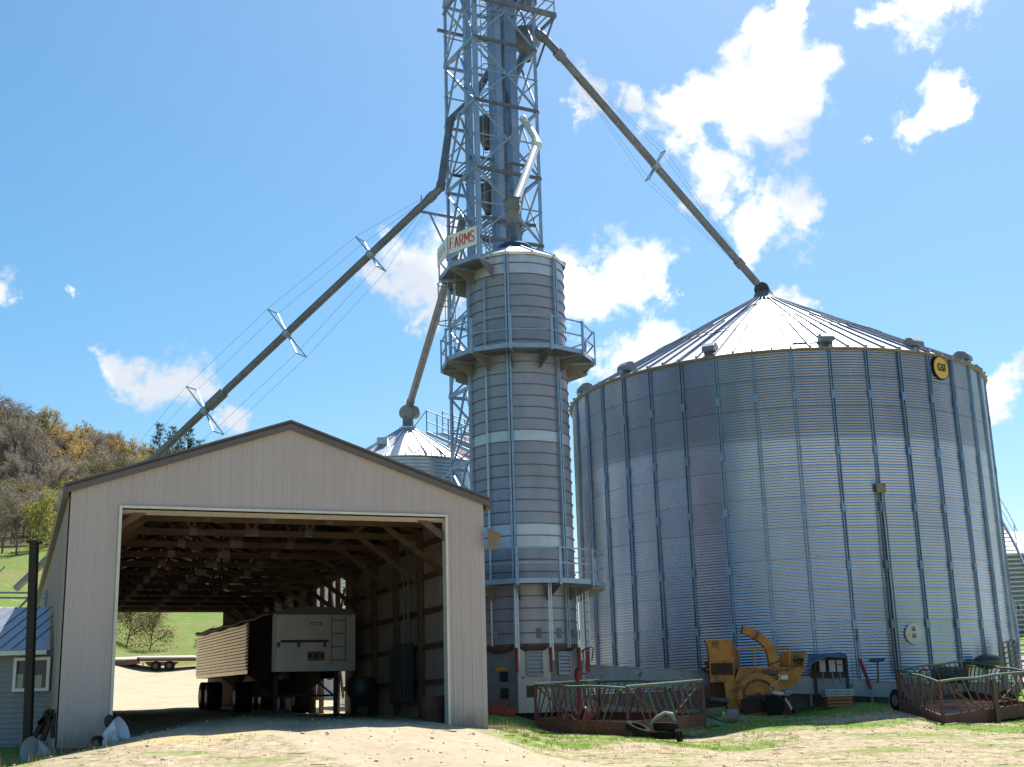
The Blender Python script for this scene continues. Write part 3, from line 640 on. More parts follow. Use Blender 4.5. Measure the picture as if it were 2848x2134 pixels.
for an in(-78,-53,-26.5,1.5,28.5,52,70,94): hood(an if an!=1.5 else 3,RR,gb,.045,.82,VEN)
q=MB(); c=cyl(-1.5,RR-.5,ZT+.32); q.bar(c-Vector((.55,0,0)),c+Vector((.55,0,0)),.12,.10); q.build('roof_hatch',GALVD,gb)
# emblem
an=34.9; t=R_(an); rd=Vector((math.sin(t),-math.cos(t),0)); tn=Vector((math.cos(t),math.sin(t),0)); ec=cyl(an,RR+.05,12.33)
# position emblem from the photograph: between two stiffeners just below the eave
def disc(c,rx,rz,n,th,off,m,name,parent):
    q=MB(); q.plate([c+tn*rx*math.cos(2*math.pi*k/n)+Vector((0,0,rz*math.sin(2*math.pi*k/n)))+rd*off for k in range(n)],rd*th); return q.build(name,m,parent)
em=disc(ec,.46,.47,40,.03,0,DARKM,'emblem',gb); disc(ec,.415,.425,40,.012,.03,YEL,'emblem_face',em)
def text(s,c,xd,zd,size,m,parent,name,ext=.01,off=0.0,shear=0,sx=1):
    cu=bpy.data.curves.new(name,'FONT'); cu.body=s; cu.size=size; cu.extrude=ext; cu.offset=off; cu.space_character=1.14; cu.align_x='CENTER'; cu.align_y='CENTER'; cu.shear=shear
    ob=bpy.data.objects.new('tmp',cu); COL.objects.link(ob); dg=bpy.context.evaluated_depsgraph_get(); me=bpy.data.meshes.new_from_object(ob.evaluated_get(dg)); bpy.data.objects.remove(ob)
    xd=Vector(xd).normalized(); zd=Vector(zd).normalized(); nd=xd.cross(zd)
    MM=Matrix((xd*sx,zd,nd)).transposed(); rl=root_loc(parent)
    for v in me.vertices: v.co=MM@v.co+Vector(c)-rl
    me.name=name; me.materials.clear(); me.materials.append(m)
    o=bpy.data.objects.new(name,me); COL.objects.link(o); o.parent=parent; return o
text('GSI',ec+rd*.06,tn,(0,0,1),.42,DARKM,em,'emblem_letters',off=.004,sx=.74)
# conduit box on a stiffener and conduit down
bp=U(2345,1362,46.3); an=math.degrees(math.atan2(bp.x-CX,-(bp.y-CY)))
q=MB(); c=cyl(12.15,RR+.16,7.28)
c=cyl(12.15,RR+.16,U(2345,1362,(cyl(12.15,RR,0)).y).z); q.box(c,(.34,.14,.34)); jb=q.build('junction_box',mat('tan_box',(.26,.21,.15),rough=.6),gb,bevel=.01)
q=MB(); q.tube(c-Vector((.1,0,0)),Vector((c.x-.1,c.y,ZBIN+.4)),.03,n=6); q.tube(c+Vector((.08,0,0)),Vector((c.x+.08,c.y,ZBIN+.4)),.03,n=6); q.build('conduit',GALVD,gb)
# round door
dc_=U(2431,1767,46); an=17.2; t=R_(an); rd=Vector((math.sin(t),-math.cos(t),0)); tn=Vector((math.cos(t),math.sin(t),0)); c=cyl(an,RR+.03,U(2431,1767,cyl(an,RR,0).y).z)
dr=disc(c,.34,.36,32,.05,0,WHITET,'round_hatch',gb)
for s in(1,-1):
    q=MB(); q.box(c+rd*.056+Vector((0,0,s*.12+.04)),(.15,.01,.12),(tn,rd,Vector((0,0,1)))); q.build('hatch_decal',GREYP,dr)
    q=MB(); q.box(c+rd*.056+Vector((0,0,s*.12+.125)),(.15,.01,.025),(tn,rd,Vector((0,0,1)))); q.build('hatch_decal_band',RED,dr)
q=MB(); q.box(c+rd*.056+tn*(-.19)+Vector((0,0,-.03)),(.04,.01,.14),(tn,rd,Vector((0,0,1)))); q.build('hatch_decal',YEL,dr)
# base ring / foundation
q=MB(); q.lathe((CX,CY,0),[(RR+.25,ZBIN-1.6),(RR+.25,ZBIN),(RR-.3,ZBIN+.01)],n=80); q.build('concrete_foundation',mat('concrete',(.22,.21,.20),rough=.9),gb,recalc=False)
# stair around the right of the bin
st=MB(); rl_=MB(); nst=34; 
for k in range(nst):
    f=k/(nst-1); a=60+f*35; z=.75+f*6.7
    for r in(RR+.1,): st.box8([cyl(a+da,rr,z+dz) for dz in(0,.035) for rr,da in((RR+.14,0),(RR+1.0,0),(RR+1.0,1.3),(RR+.14,1.3))])
st.path([cyl(60+i,RR+1.02,.75+6.7*i/35) for i in range(0,36,1)],.06,n=4); st.path([cyl(60+i,RR+.12,.75+6.7*i/35) for i in range(0,36,1)],.05,n=4)
so_=st.build('staircase',GALV,gb)
rl_.path([cyl(60+i,RR+1.03,.75+6.7*i/35+1.05) for i in range(0,36,1)],.022,n=6); rl_.path([cyl(60+i,RR+1.03,.75+6.7*i/35+.55) for i in range(0,36,1)],.016,n=6)
for i in range(0,36,7): rl_.tube(cyl(60+i,RR+1.03,.75+6.7*i/35),cyl(60+i,RR+1.03,.75+6.7*i/35+1.05),.02,n=6)
rl_.build('handrail',GALV,so_)
# ------------------------------------------------------------------ dryer
DC=Vector((.22,42.3,0)); DR=1.66; DZT=14.98; DZB=2.0
dy=empty('grain_dryer',(DC.x,DC.y,-.15),'tall round galvanised grain dryer tower banded with seams and ringed by railed walkways','grain dryer')
dcy=lambda an,r,z:cyl(an,r,z,DC)
DRYM=mat('dryer_screen_steel',(.315,.335,.41),(.235,.25,.31),rough=.46,metal=.4,scale=1.6,stretch=(1,1,.4),c3=(.34,.31,.34),s3=1.0,t3=(.5,.75))
DRYL=mat('dryer_clean_band',(.55,.58,.63),(.46,.50,.56),rough=.42,metal=.5,scale=4)
NR_=34; rp=(DZT-DZB)/NR_
col_=MB(); lites=[MB(),MB(),MB()]
ND=96
def isl(z): return z>14.05 or 8.5<z<8.93 or 5.15<z<5.88
for k in range(NR_):
    z0=DZB+k*rp; z1=z0+rp; zm=(z0+z1)/2; b=(lites[0] if zm>14 else lites[1] if zm>8 else lites[2]) if isl(zm) else col_
    b.lathe((DC.x,DC.y,0),[(DR,z0),(DR+.005,z0+.5*rp),(DR,z1-.035)],n=ND)
col_.build('screen_column',DRYM,dy,smooth=True,recalc=False); [b.build('clean_band',DRYL,dy,smooth=True,recalc=False) for b in lites]
q=MB()
for k in range(NR_+1):
    z=DZB+k*rp; q.lathe((DC.x,DC.y,0),[(DR,z-.035),(DR+.035,z-.022),(DR+.035,z-.006),(DR,z)],n=ND)
q.build('seam_rings',mat('seam_lip',(.22,.18,.18),(.15,.125,.13),rough=.6,metal=.3),dy,smooth=True,recalc=False)
for an in(-72,-10,50,110,-132):
    q=MB(); t=R_(an); tn=Vector((math.cos(t),math.sin(t),0)); rd=Vector((math.sin(t),-math.cos(t),0))
    for s in(-1,1): q.box8([dcy(an,DR,z)+tn*(s*.05+i)+rd*j for z in(1.9,DZT-.05) for i,j in((-.03,.0),(.03,.0),(.03,.10),(-.03,.10))])
    q.build('stiffener',GALVB,dy)
q=MB(); q.path([dcy(-38,DR+.09,z) for z in(2,6,9,14.0)]+[dcy(-37,DR+.02,14.15)],.035,n=8); q.build('conduit',GALV,dy,smooth=True)
q=MB(); q.lathe((DC.x,DC.y,0),[(DR+.10,DZT-.12),(DR+.12,DZT-.02),(.52,DZT+.62),(.52,DZT+.72),(0,DZT+.74)],n=12,a0=-10); q.build('roof',ROOFM,dy,recalc=False)
q=MB()
for k in range(12):
    an=-10+30*k; q.bar(dcy(an,DR+.13,DZT-.01),dcy(an,.52,DZT+.64),.05,.05)
q.build('roof_ribs',GALVB,dy)
q=MB(); q.lathe((DC.x,DC.y,0),[(.62,DZT+.56),(.62,DZT+.70),(.56,DZT+.78),(0,DZT+.80)],n=32); q.build('roof_collar',mat('blue_collar',(.05,.08,.13),rough=.5,metal=.3),dy,smooth=True)
# lower column facets
for i in range(12):
    pass
# base house: twelve flat panels with scalloped tops
q=MB(); q2=MB(); BZ0=-.05; BZ1=1.95; BR=1.92
angs=[-47,-9,22,56,100,150,200,250,300]
for i,(a0,a1) in enumerate(zip(angs,angs[1:]+[313])):
    p0=dcy(a0,BR,0);p1=dcy(a1,BR,0); tgt=q2 if i==1 else q
    n=8; base=[p0+(p1-p0)*k/n for k in range(n+1)]
    for k in range(n):
        za=BZ1-.22*math.sin(math.pi*k/n)**.7; zb_=BZ1-.22*math.sin(math.pi*(k+1)/n)**.7 if k<n-1 else BZ1
        tgt.quad(base[k]+Vector((0,0,BZ0)),base[k+1]+Vector((0,0,BZ0)),base[k+1]+Vector((0,0,zb_)),base[k]+Vector((0,0,za)))
q.build('base_panels',GREYP,dy,recalc=False); fp=q2.build('light_base_panel',CREAM,dy,recalc=False)
q=MB(); q.lathe((DC.x,DC.y,0),[(1.6,BZ0),(1.6,BZ1-.3)],n=24); q.lathe((DC.x,DC.y,0),[(1.70,BZ1-.35),(1.70,BZ1+.08),(1.6,BZ1+.1)],n=24); q.build('base_core',mat('red_brown_ring',(.12,.05,.035),(.07,.04,.035),rough=.7),dy,recalc=False)
q=MB(); q.lathe((DC.x,DC.y,0),[(1.5,-.6),(1.5,BZ0)],n=24); q.build('base_plinth',DARKM,dy,recalc=False)
def facet(a0,a1,f,z,off=.02):
    p0=dcy(a0,BR,0);p1=dcy(a1,BR,0); x=(p1-p0).normalized(); n=Vector((x.y,-x.x,0)); return p0+(p1-p0)*f+Vector((0,0,z))+n*off,x,n
UPZ=Vector((0,0,1))
def louvre(a0,a1,f,z,w,h):
    c,x,n=facet(a0,a1,f,z,.05); q=MB()
    for s in(-1,1): q.box(c+x*s*w/2,(.04,.08,h),(x,n,UPZ)); q.box(c+UPZ*s*h/2,(w-.042,.08,.04),(x,n,UPZ))
    o=q.build('louvre_frame',mat('louvre_frame_grey',(.30,.29,.30),rough=.5),dy)
    q=MB(); k=6
    for i in range(k):
        zz=-h/2+(i+.5)*h/k; q.box8([c+x*s*(w/2-.022)+UPZ*(zz+dz)+n*dn for (dz,dn) in((-h/k*.45,.035),(h/k*.42,-.035)) for s,dn2 in((-1,0),(1,0))]+[c+x*s*(w/2-.022)+UPZ*(zz+dz)+n*(dn+.012) for (dz,dn) in((-h/k*.45,.035),(h/k*.42,-.035)) for s in(-1,1)]) if False else q.plate([c-x*(w/2-.022)+UPZ*(zz-h/k*.44)+n*.035,c+x*(w/2-.022)+UPZ*(zz-h/k*.44)+n*.035,c+x*(w/2-.022)+UPZ*(zz+h/k*.36)-n*.03,c-x*(w/2-.022)+UPZ*(zz+h/k*.36)-n*.03],n*.01)
    q.build('louvre_slats',mat('louvre_slat_grey',(.50,.50,.54),rough=.4,metal=.3),o)
louvre(-9,22,.52,1.42,.48,.72); louvre(22,56,.46,1.42,.46,.66)
for z in(1.0,.50,-.0+.02):
    c,x,n=facet(-47,-9,.62,z+.05,.015); q=MB(); q.box(c,(.27,.03,.30),(x,n,UPZ)); q.build('inspection_window',CHARC,dy)
c,x,n=facet(-47,-9,.56,1.29,.015); q=MB(); q.box(c,(.42,.02,.11),(x,n,UPZ)); q.build('orange_label',mat('orange_label',(.55,.22,.05),rough=.5),dy)
c,x,n=facet(-9,22,.14,1.0,.012); q=MB(); q.box(c+x*.02,(.09,.01,.06),(x,n,UPZ)); q.build('green_badge',GREEN,dy)
for an in(-47,-9,22,56,82):
    q=MB(); p=dcy(an,BR+.07,0); q.bar(p+UPZ*1.35,p+UPZ*(3.9),.055,.055); q.bar(p+dcy(an,.07,0)*0+Vector((.07,0,1.5)),p+Vector((.07,0,3.9)),.045,.045); q.build('support_rod',GALV,dy)
    q=MB(); q.tube(p+UPZ*1.15,p+UPZ*1.75,.04,n=8); q.tube(p+UPZ*1.7,p+UPZ*1.9,.055,n=8); q.build('red_jack',RED,dy)
q=MB(); p=dcy(80,BR+.05,0); q.box(p+UPZ*1.55,(.14,.12,.7)); q.build('red_housing',RED,dy)
q=MB()
for k in range(12):
    q.box(dcy(-130+24*k,DR+.03,2.35),(.14,.08,.3))
q.build('column_lug',GALVD,dy)
# platforms
def platform(z,a_start,nseg,name='walkway',ri=1.72,ro=2.60,step=30,ends=True):
    PA=[a_start+step*k for k in range(nseg+1)]; full=nseg*step>=360
    q=MB()
    for a0,a1 in zip(PA,PA[1:]):
        c0,c1=dcy(a0,ro,z),dcy(a1,ro,z); i0,i1=dcy(a0,ri,z),dcy(a1,ri,z); k=20
        for i in range(k):
            f=(i+.5)/k; p=c0+(c1-c0)*f; r=i0+(i1-i0)*f; q.bar(r,p,.035 if (a0+360)%360 not in() else .04,.012)
    deck=q.build(name,GALVD,dy)
    q=MB()
    for a0,a1 in zip(PA,PA[1:]):
        c0,c1=dcy(a0,ro,z),dcy(a1,ro,z); q.bar(c0+UPZ*.03,c1+UPZ*.03,.04,.15)
    for a in PA: q.bar(dcy(a,ri,z-.04),dcy(a,ro,z-.04),.05,.07)
    q.build('toe_board',GALVB,deck)
    for a in PA if not full else PA[:-1]:
        q=MB(); q.plate([dcy(a,DR,z-.08),dcy(a,ro,z-.08),dcy(a,ro,z-.14),dcy(a,DR,z-.52)],dcy(a+90,.015,0)-dcy(a+90,0,0)); q.build('bracket',mat('bracket_steel',(.24,.23,.22),rough=.5,metal=.4) if 'bracket_steel' not in bpy.data.materials else bpy.data.materials['bracket_steel'],deck)
    for a in PA if not full else PA[:-1]:
        t=R_(a); tn=Vector((math.cos(t),math.sin(t),0)); rd=Vector((math.sin(t),-math.cos(t),0))
        q=MB(); p=dcy(a,ro+.04,0); q.box(p+UPZ*(z+.49),(.10,.05,1.18),(tn,rd,UPZ)); q.build('rail_post',GALVB,deck)
    q=MB()
    for a0,a1 in zip(PA,PA[1:]):
        for hh in(1.05,.58): q.bar(dcy(a0,ro-.01,z+hh),dcy(a1,ro-.01,z+hh),.04,.04)
    if ends:
        for a in(PA[0],PA[-1]):
            for hh in(1.05,.58): q.bar(dcy(a,ro,z+hh),dcy(a,ri+.1,z+hh),.035)
            q.bar(dcy(a,ri+.1,z),dcy(a,ri+.1,z+1.05),.05)
    q.build('guard_rail',GALVB,deck)
    return deck
platform(3.87,-155,9); platform(11.42,-155,10); platform(14.6,-117,3)
# ladders
def ladder(p,q_,w,parent,name='ladder',m=GALV,side=Vector((1,0,0)),step=.3,r=.022):
    p=Vector(p);q_=Vector(q_); q=MB()
    for s in(-1,1): q.bar(p+side*s*w/2,q_+side*s*w/2,.045,.03)
    n=int((q_-p).length/step)
    for k in range(1,n): c=p+(q_-p)*k/n; q.tube(c-side*w/2,c+side*w/2,r*.7,n=6)
    return q.build(name,m,parent)
t=R_(62); ladder(dcy(62,BR+.25,1.5),dcy(62,BR+.25,3.9),.42,dy,side=Vector((math.cos(t),math.sin(t),0)))
t=R_(-72); tn=Vector((math.cos(t),math.sin(t),0)); rd=Vector((math.sin(t),-math.cos(t),0)); la=ladder(dcy(-80,2.15,11.42),dcy(-80,2.15,14.6),.42,dy,side=Vector((math.cos(R_(-80)),math.sin(R_(-80)),0)))
q=MB()
t=R_(-80); tn=Vector((math.cos(t),math.sin(t),0)); rd=Vector((math.sin(t),-math.cos(t),0))
hp=lambda a,z: dcy(-80,2.15,z)+tn*.36*math.cos(a)+rd*(.08+.5*math.sin(a))
for z in(12.9,13.6,14.3): q.path([hp(math.pi*k/8,z) for k in range(9)],.02,n=5)
for k in range(1,8,2): q.tube(hp(math.pi*k/8,12.9),hp(math.pi*k/8,14.3),.014,n=5)
q.build('ladder_cage',GALVB,la)
# signs on the top walkway rail
def sign(a0,a1,s,label,cat,tcol,z0,z1,faint=False):
    p0,p1=dcy(a0,2.68,0),dcy(a1,2.68,0); x=(p1-p0).normalized(); n=Vector((x.y,-x.x,0)); c=(p0+p1)/2; L_=(p1-p0).length-.08
    e=empty('sign',c+UPZ*z0,label,cat)
    q=MB(); q.box(c+UPZ*(z0+z1)/2+n*.02,(L_,.02,z1-z0),(x,n,UPZ)); q.build('panel',SIGNW,e,bevel=.004)
    q=MB()
    for f in(-.42,.42): q.bar(c+x*L_*f+n*.005+UPZ*(z0+.05),c+x*L_*f+n*.005+UPZ*(z1-.05),.03)
    q.build('mount_bracket',GALVD,e)
    if not faint:
        GL={'F':[[(0,0),(0,1),(.9,1)],[(0,.52),(.75,.52)]],'A':[[(0,0),(.5,1),(1,0)],[(.2,.35),(.8,.35)]],'R':[[(0,0),(0,1),(.75,1),(.95,.78),(.75,.5),(0,.5)],[(.45,.5),(1,0)]],'M':[[(0,0),(0,1),(.5,.35),(1,1),(1,0)]],'S':[[(.95,.85),(.7,1),(.25,1),(.02,.78),(.2,.56),(.8,.44),(.98,.22),(.75,0),(.25,0),(.02,.15)]]}
        for i,chh in enumerate(s):
            q=MB(); lw=.16 if chh!='M' else .20
            o_=c+UPZ*((z0+z1)/2-.19)+n*.034+x*(-.56,-.34,-.10,.13,.40)[i]
            for st_ in GL[chh]:
                for k,((ax_,ay_),(bx_,by_)) in enumerate(zip(st_,st_[1:])): q.bar(o_+x*ax_*lw+UPZ*ay_*.38+n*.0006*k,o_+x*bx_*lw+UPZ*by_*.38+n*.0006*k,.006,.06,up=x) if abs(by_-ay_)<.05 else q.bar(o_+x*ax_*lw+UPZ*ay_*.38+n*.0006*k,o_+x*bx_*lw+UPZ*by_*.38+n*.0006*k,.006,.05,up=x)
            q.build('letter',tcol,e)
    else:
        q=MB()
        for k in range(5):
            cc=c+UPZ*(z0+z1)/2+n*.033+x*(-.42+k*.2); q.box(cc,(.12,.006,.28),(x,n,UPZ)) if False else q.bar(cc-x*.05-UPZ*.13,cc-x*.05+UPZ*.13,.03,.006); q.bar(cc-x*.05+UPZ*.02,cc+x*.06+UPZ*(.12 if k%2 else -.1),.03,.006)
        q.build('faded_lettering',tcol,e)
REDL=mat('red_lettering',(.62,.04,.04),(.5,.03,.03),rough=.5)
sign(-57,-27,'FARMS','white sign board lettered FARMS in red on the dryer top walkway','sign',REDL,15.0,15.66)
sign(-87,-57,'','white sign board with faded pink lettering left of the FARMS board','sign',mat('faded_pink_lettering',(.62,.36,.42),(.55,.30,.36),rough=.5),15.0,15.66,True)
# ------------------------------------------------------------------ elevator tower
TB=Vector((-1.128,46,0)); TS=2.831; TT=.485; tu=Vector((math.cos(TT),math.sin(TT),0)); tw=Vector((-math.sin(TT),math.cos(TT),0))
def TW(a,b,z): return TB+tu*a*TS+tw*b*TS+UPZ*z
tower=empty('elevator_tower',TW(.5,.5,.2),'tall open lattice steel tower carrying blue grey grain elevator trunks behind the dryer','tower')
TOPZ=34.0; LV=[.2]; z=26.09
lv=[26.09+2.8*k for k in range(0,3)]+[23.35]+[20.46-2.85*k for k in range(0,8)]; lv=sorted(lv)
for a,b in((0,0),(1,0),(1,1),(0,1)):
    q=MB(); x=tu*(1 if a==0 else -1); y=tw*(1 if b==0 else -1); wd=.17 if (a,b)==(0,0) else .14
    p=TW(a,b,0); q.box8([p+x*i+y*j+UPZ*zz for zz in(0,TOPZ) for i,j in((0,0),(wd,0),(wd,.025),(0,.025))]); q.box8([p+x*i+y*j+UPZ*zz for zz in(0,TOPZ) for i,j in((0,.025),(.025,.025),(.025,wd),(0,wd))])
    for zz in lv: q.box(p+x*wd*.5+y*wd*.5+UPZ*zz,(wd*1.15,wd*1.15,.16),(tu,tw,UPZ))
    q.build('leg',GALVB,tower)
FACES=[((0,0),(1,0)),((1,0),(1,1)),((1,1),(0,1)),((0,1),(0,0))]
for i,zz in enumerate(lv):
    for (p,q_) in FACES:
        q=MB(); q.bar(TW(*p,zz),TW(*q_,zz),.10,.12); q.build('cross_beam',GALVD if p==(0,0) else GALVB,tower)
    if i+1<len(lv):
        z1=lv[i+1]
        for j,(p,q_) in enumerate(FACES):
            P0,Q0=(p,q_) if (i+j)%2 else (q_,p)
            mid=((P0[0]+Q0[0])/2,(P0[1]+Q0[1])/2)
            q=MB(); q.bar(TW(*P0,zz),TW(*Q0,z1),.075,.075) if j in(0,2) else (q.bar(TW(*P0,zz),TW(*mid,z1),.07,.07),q.bar(TW(*Q0,zz),TW(*mid,z1),.07,.07))
            q.build('diagonal_brace',GALVB,tower)
            q=MB(); P1_,Q1_=Q0,P0; q.bar(TW(*P1_,zz)+Vector((0,.08,0)),TW(*Q1_,z1)+Vector((0,.08,0)),.06,.06); q.bar(TW(*P1_,(zz+z1)/2),TW(*Q1_,(zz+z1)/2),.05,.05); q.build('counter_brace',GALVB,tower)
# bright upward facing flats seen on some diagonals
# trunks (rectangular elevator legs)
def trunk(px,wpx,Yt,name='elevator_trunk',z0=8,z1=TOPZ,m=TRUNK,depth=.28,pxlow=None):
    top=U(px,300,Yt); w=wpx*Yt*1.18/FOC
    q=MB(); c=Vector((top.x,Yt,0)); q.box8([c+tu*i*w/2+tw*j*depth/2+UPZ*zz for zz in(z0,z1) for i,j in((-1,-1),(1,-1),(1,1),(-1,1))])
    zz=z0
    while zz<z1: q.box(c+UPZ*zz,(w+.05,depth+.05,.06),(tu,tw,UPZ)); zz+=3.05
    return q.build(name,m,tower)
trunk(1303,15,47.0); trunk(1379,27,47.2,depth=.4); trunk(1425,20,47.8,depth=.4); trunk(1392,12,48.4,m=GALVD)
# ladder with cage up the middle
t0=TW(.36,.35,0); 
lad=ladder(t0+UPZ*9,t0+UPZ*TOPZ,.42,tower,side=tu,m=GALVB)
q=MB()
zz=16.5
hp=lambda a,z: t0+UPZ*z+tu*.36*math.cos(a)-tw*(.05+.55*math.sin(a))
while zz<TOPZ: q.path([hp(math.pi*k/8,zz) for k in range(9)],.02,n=5); zz+=1.1
for k in(1,3,5,7): q.tube(hp(math.pi*k/8,16.5),hp(math.pi*k/8,TOPZ),.015,n=5)
q.build('ladder_cage',GALVB,lad)
# service platforms inside the tower
for zz,b0,b1 in((18.6,.1,.9),(21.3,.25,.95)):
    q=MB()
    for k in range(14): f=.08+.84*k/13; q.bar(TW(f,b0,zz),TW(f,b1,zz),.06,.03)
    q.bar(TW(.05,b0,zz-.06),TW(.95,b0,zz-.06),.06,.12); q.bar(TW(.05,b1,zz-.06),TW(.95,b1,zz-.06),.06,.12); q.build('service_platform',GALVD,tower)
q=MB(); c=TW(.42,.5,22.0); q.lathe(c,[(.12,0),(.5,.8),(.5,1.3),(0,1.35)],n=8); q.build('distributor',GALVD,tower); q=MB(); c=TW(.42,.5,19.2); q.lathe(c,[(.12,0),(.45,.7),(.45,1.2),(0,1.25)],n=8); q.build('distributor',GALVD,tower)
q=MB(); q.box(TW(.1,.45,20.6),(.35,.3,.3),(tu,tw,UPZ)); q.box(TW(.55,.2,20.7),(.3,.2,.25),(tu,tw,UPZ)); q.build('motor_box',GALVD,tower)
# upper distributor platform with railing (to the right) 
PZ=27.75
q=MB(); q.bar(TW(-.1,-.08,PZ),TW(1.30,-.08,PZ),.16,.2); q.bar(TW(1.30,-.08,PZ),TW(1.30,1.0,PZ),.10,.12); q.bar(TW(-.1,1.0,PZ),TW(1.30,1.0,PZ),.10,.12)
for k in range(7): q.bar(TW(.3+.15*k,-.05,PZ+.03),TW(.3+.15*k,1.0,PZ+.03),.05,.03)
q.bar(TW(1.0,0,PZ-2.4),TW(1.30,0,PZ-.06),.07); q.bar(TW(1.0,1,PZ-2.4),TW(1.30,1,PZ-.06),.07); q.bar(U(1232,42,48.3),U(1268,-12,47.6),.09)
pf=q.build('head_platform',PIPE,tower)
q=MB()
for a,b in((.35,-.08),(.8,-.08),(1.28,-.08),(1.28,.5),(1.28,1.0),(.8,1.0)): q.bar(TW(a,b,PZ),TW(a,b,PZ+1.1),.05)
for h in(1.08,.6):
    q.bar(TW(.35,-.08,PZ+h),TW(1.28,-.08,PZ+h),.045); q.bar(TW(1.28,-.08,PZ+h),TW(1.28,1,PZ+h),.045); q.bar(TW(1.28,1,PZ+h),TW(.35,1,PZ+h),.045)
q.build('guard_rail',GALVB,pf)
q=MB(); c=TW(1.1,.45,26.3); q.lathe(c,[(.14,0),(.62,.9),(.62,1.35),(0,1.4)],n=10); q.tube(TW(.55,.4,23.5),TW(1.05,.45,26.5),.16); q.build('head_distributor',PIPE,tower); q=MB(); q.box(TW(.98,.3,29.0),(.9,.7,.9),(tu,tw,UPZ)); q.build('gear_drive_box',PIPE,tower)
q=MB(); q.bar(TW(-.42,1.02,U(1189,582,47.8).z),TW(.35,1.02,U(1189,582,47.8).z-.05),.09); q.bar(TW(-.25,1.02,U(1189,582,47.8).z-.05),TW(-.02,1.02,U(1189,582,47.8).z-1.3),.06); q.bar(TW(-.38,1.02,U(1189,582,47.8).z),TW(-.38,1.02,U(1189,582,47.8).z+.7),.05); q.build('spout_outrigger',GALVB,tower)
# ------------------------------------------------------------------ spouts
def spout(name,label,pts,r,joints=(),crosses=(),m=PIPE,heads=(),wires=True,wire_mat=None,grp='grain spouts running from the tower'):
    pts=[Vector(p) for p in pts]
    e=empty(name,pts[-1],label,'spout',grp)
    q=MB(); q.path(pts,r,n=14) if len(pts)==2 else None
    if len(pts)>2:
        # round the bends a little
        P2=[pts[0]]
        for a,b,c in zip(pts,pts[1:],pts[2:]):
            d1=(b-a).normalized();d2=(c-b).normalized(); P2+=[b-d1*r*1.2,b+(d2-d1)*r*.0+(d2*.15-d1*.15)*r,b+d2*r*1.2]
        P2.append(pts[-1]); q=MB(); q.path(P2,r,n=14)
    q.build('pipe',m,e,smooth=True)
    for (k,f,l,rr) in joints:
        a,b=pts[k],pts[k+1]; c=a+(b-a)*f; d=(b-a).normalized(); q=MB(); q.tube(c-d*l/2,c+d*l/2,rr,n=14); q.build('pipe_joint',m,e,smooth=True)
    tips=[]
    for (k,f,A,B,flip) in crosses:
        a,b=pts[k],pts[k+1]; c=a+(b-a)*f; d=(b-a).normalized(); n1=Vector((-d.y,d.x,0)).normalized(); n2=d.cross(n1).normalized()
        if n2.z<0: n2=-n2
        n1=n1*flip
        tp=[c+n2*A+n1*B,c+n2*A-n1*B,c-n2*A+n1*B,c-n2*A-n1*B]; tips.append((k,tp))
        q=MB()
        for t_ in tp: q.bar(c,t_,.045)
        q.bar(tp[0],tp[1],.04); q.bar(tp[2],tp[3],.04); q.bar(tp[0],c+n1*r+n2*r,.025); q.bar(tp[3],c-n1*r-n2*r,.025)
        q.tube(c-d*.12,c+d*.12,r*1.18,n=14); q.build('truss_spreader',GALVB,e)
    if wires and tips:
        k=crosses[0][0]; a,b=pts[k],pts[k+1]
        q=MB()
        for i in range(4):
            line=[a+(b-a)*.0]+[t_[1][i] for t_ in tips]+[b-(b-a)*.01]
            for p,s_ in zip(line,line[1:]): q.tube(p,s_,.006,n=4)
        q.build('guy_wire',DARKM,e)
    return e
P0=U(1225,524,46.8); P1=Vector(U(45,1637,55)); 
def onseg(px,a,b,k=0):
    lo,hi=0,1
    for _ in range(40):
        m=(lo+hi)/2
        if (proj(a+(b-a)*m)[0]-px)*(proj(b)[0]-proj(a)[0])<0: lo=m
        else: hi=m
    return lo
s1=[U(1366,190,48.6),U(1318,272,48.0),U(1252,335,47.6),U(1243,400,47.4),P0,P1]
crs=[(4,onseg(x,P0,P1),A,.36,1) for x,A in((1031,.85),(798,1.25),(570,1.25))]
spout('grain_spout','longest brown grain spout slanting down left over the beige shed roof',s1,.155,joints=[(4,.02,.3,.19),(4,onseg(603,P0,P1),.95,.22),(2,.1,.25,.19),(3,.95,.3,.19)],crosses=crs)
S2a=U(1556,152,47.2); S2b=U(2105,788,54.2)
spout('grain_spout','dark grain spout slanting down right from the tower head to the big bin peak',[U(1492,88,47.4),U(1520,112,47.3),S2a,S2b],.165,joints=[(2,.0,.35,.22),(2,.905,.35,.21),(0,.6,.3,.2)],crosses=[(2,onseg(1823,S2a,S2b),.95,.12,1)])
# receiving head on big bin
hd=empty('receiving_drum',(CX,CY,ZAP+.35),'dark round spout head standing on the peak of the big bin','spout head','round spout heads on the bin peaks')
q=MB(); c=U(2120,808,CY-.05); dcam=Vector((-.35,-.94,0)); q.tube(c-dcam*.22,c+dcam*.22,.33,n=24); q.build('drum',mat('dark_head',(.07,.07,.075),(.05,.05,.055),rough=.5,metal=.2),hd,smooth=True)
q=MB(); q.tube(Vector((CX,CY,ZAP+.3)),Vector((c.x,CY,c.z-.2)),.22,.2,n=16); q.build('neck',PIPE,hd,smooth=True)
B2=Vector((-5.2,62,0)); B2R=3.3; 
B2Z=U(1138,1266,B2.y-B2R).z; B2A=U(1136,1190,62).z
s3b=U(1139,1128,62); s3a=U(1262,720,49.5)
spout('grain_spout','short steep brown grain spout behind the dryer ending on the smaller bin',[U(1290,600,49),s3a,s3b],.175,joints=[(1,.98,.5,.2)],wires=False)
hd=empty('receiving_drum',(B2.x,B2.y,B2A),'pale round spout head standing on the smaller bin behind the shed roof','spout head','round spout heads on the bin peaks')
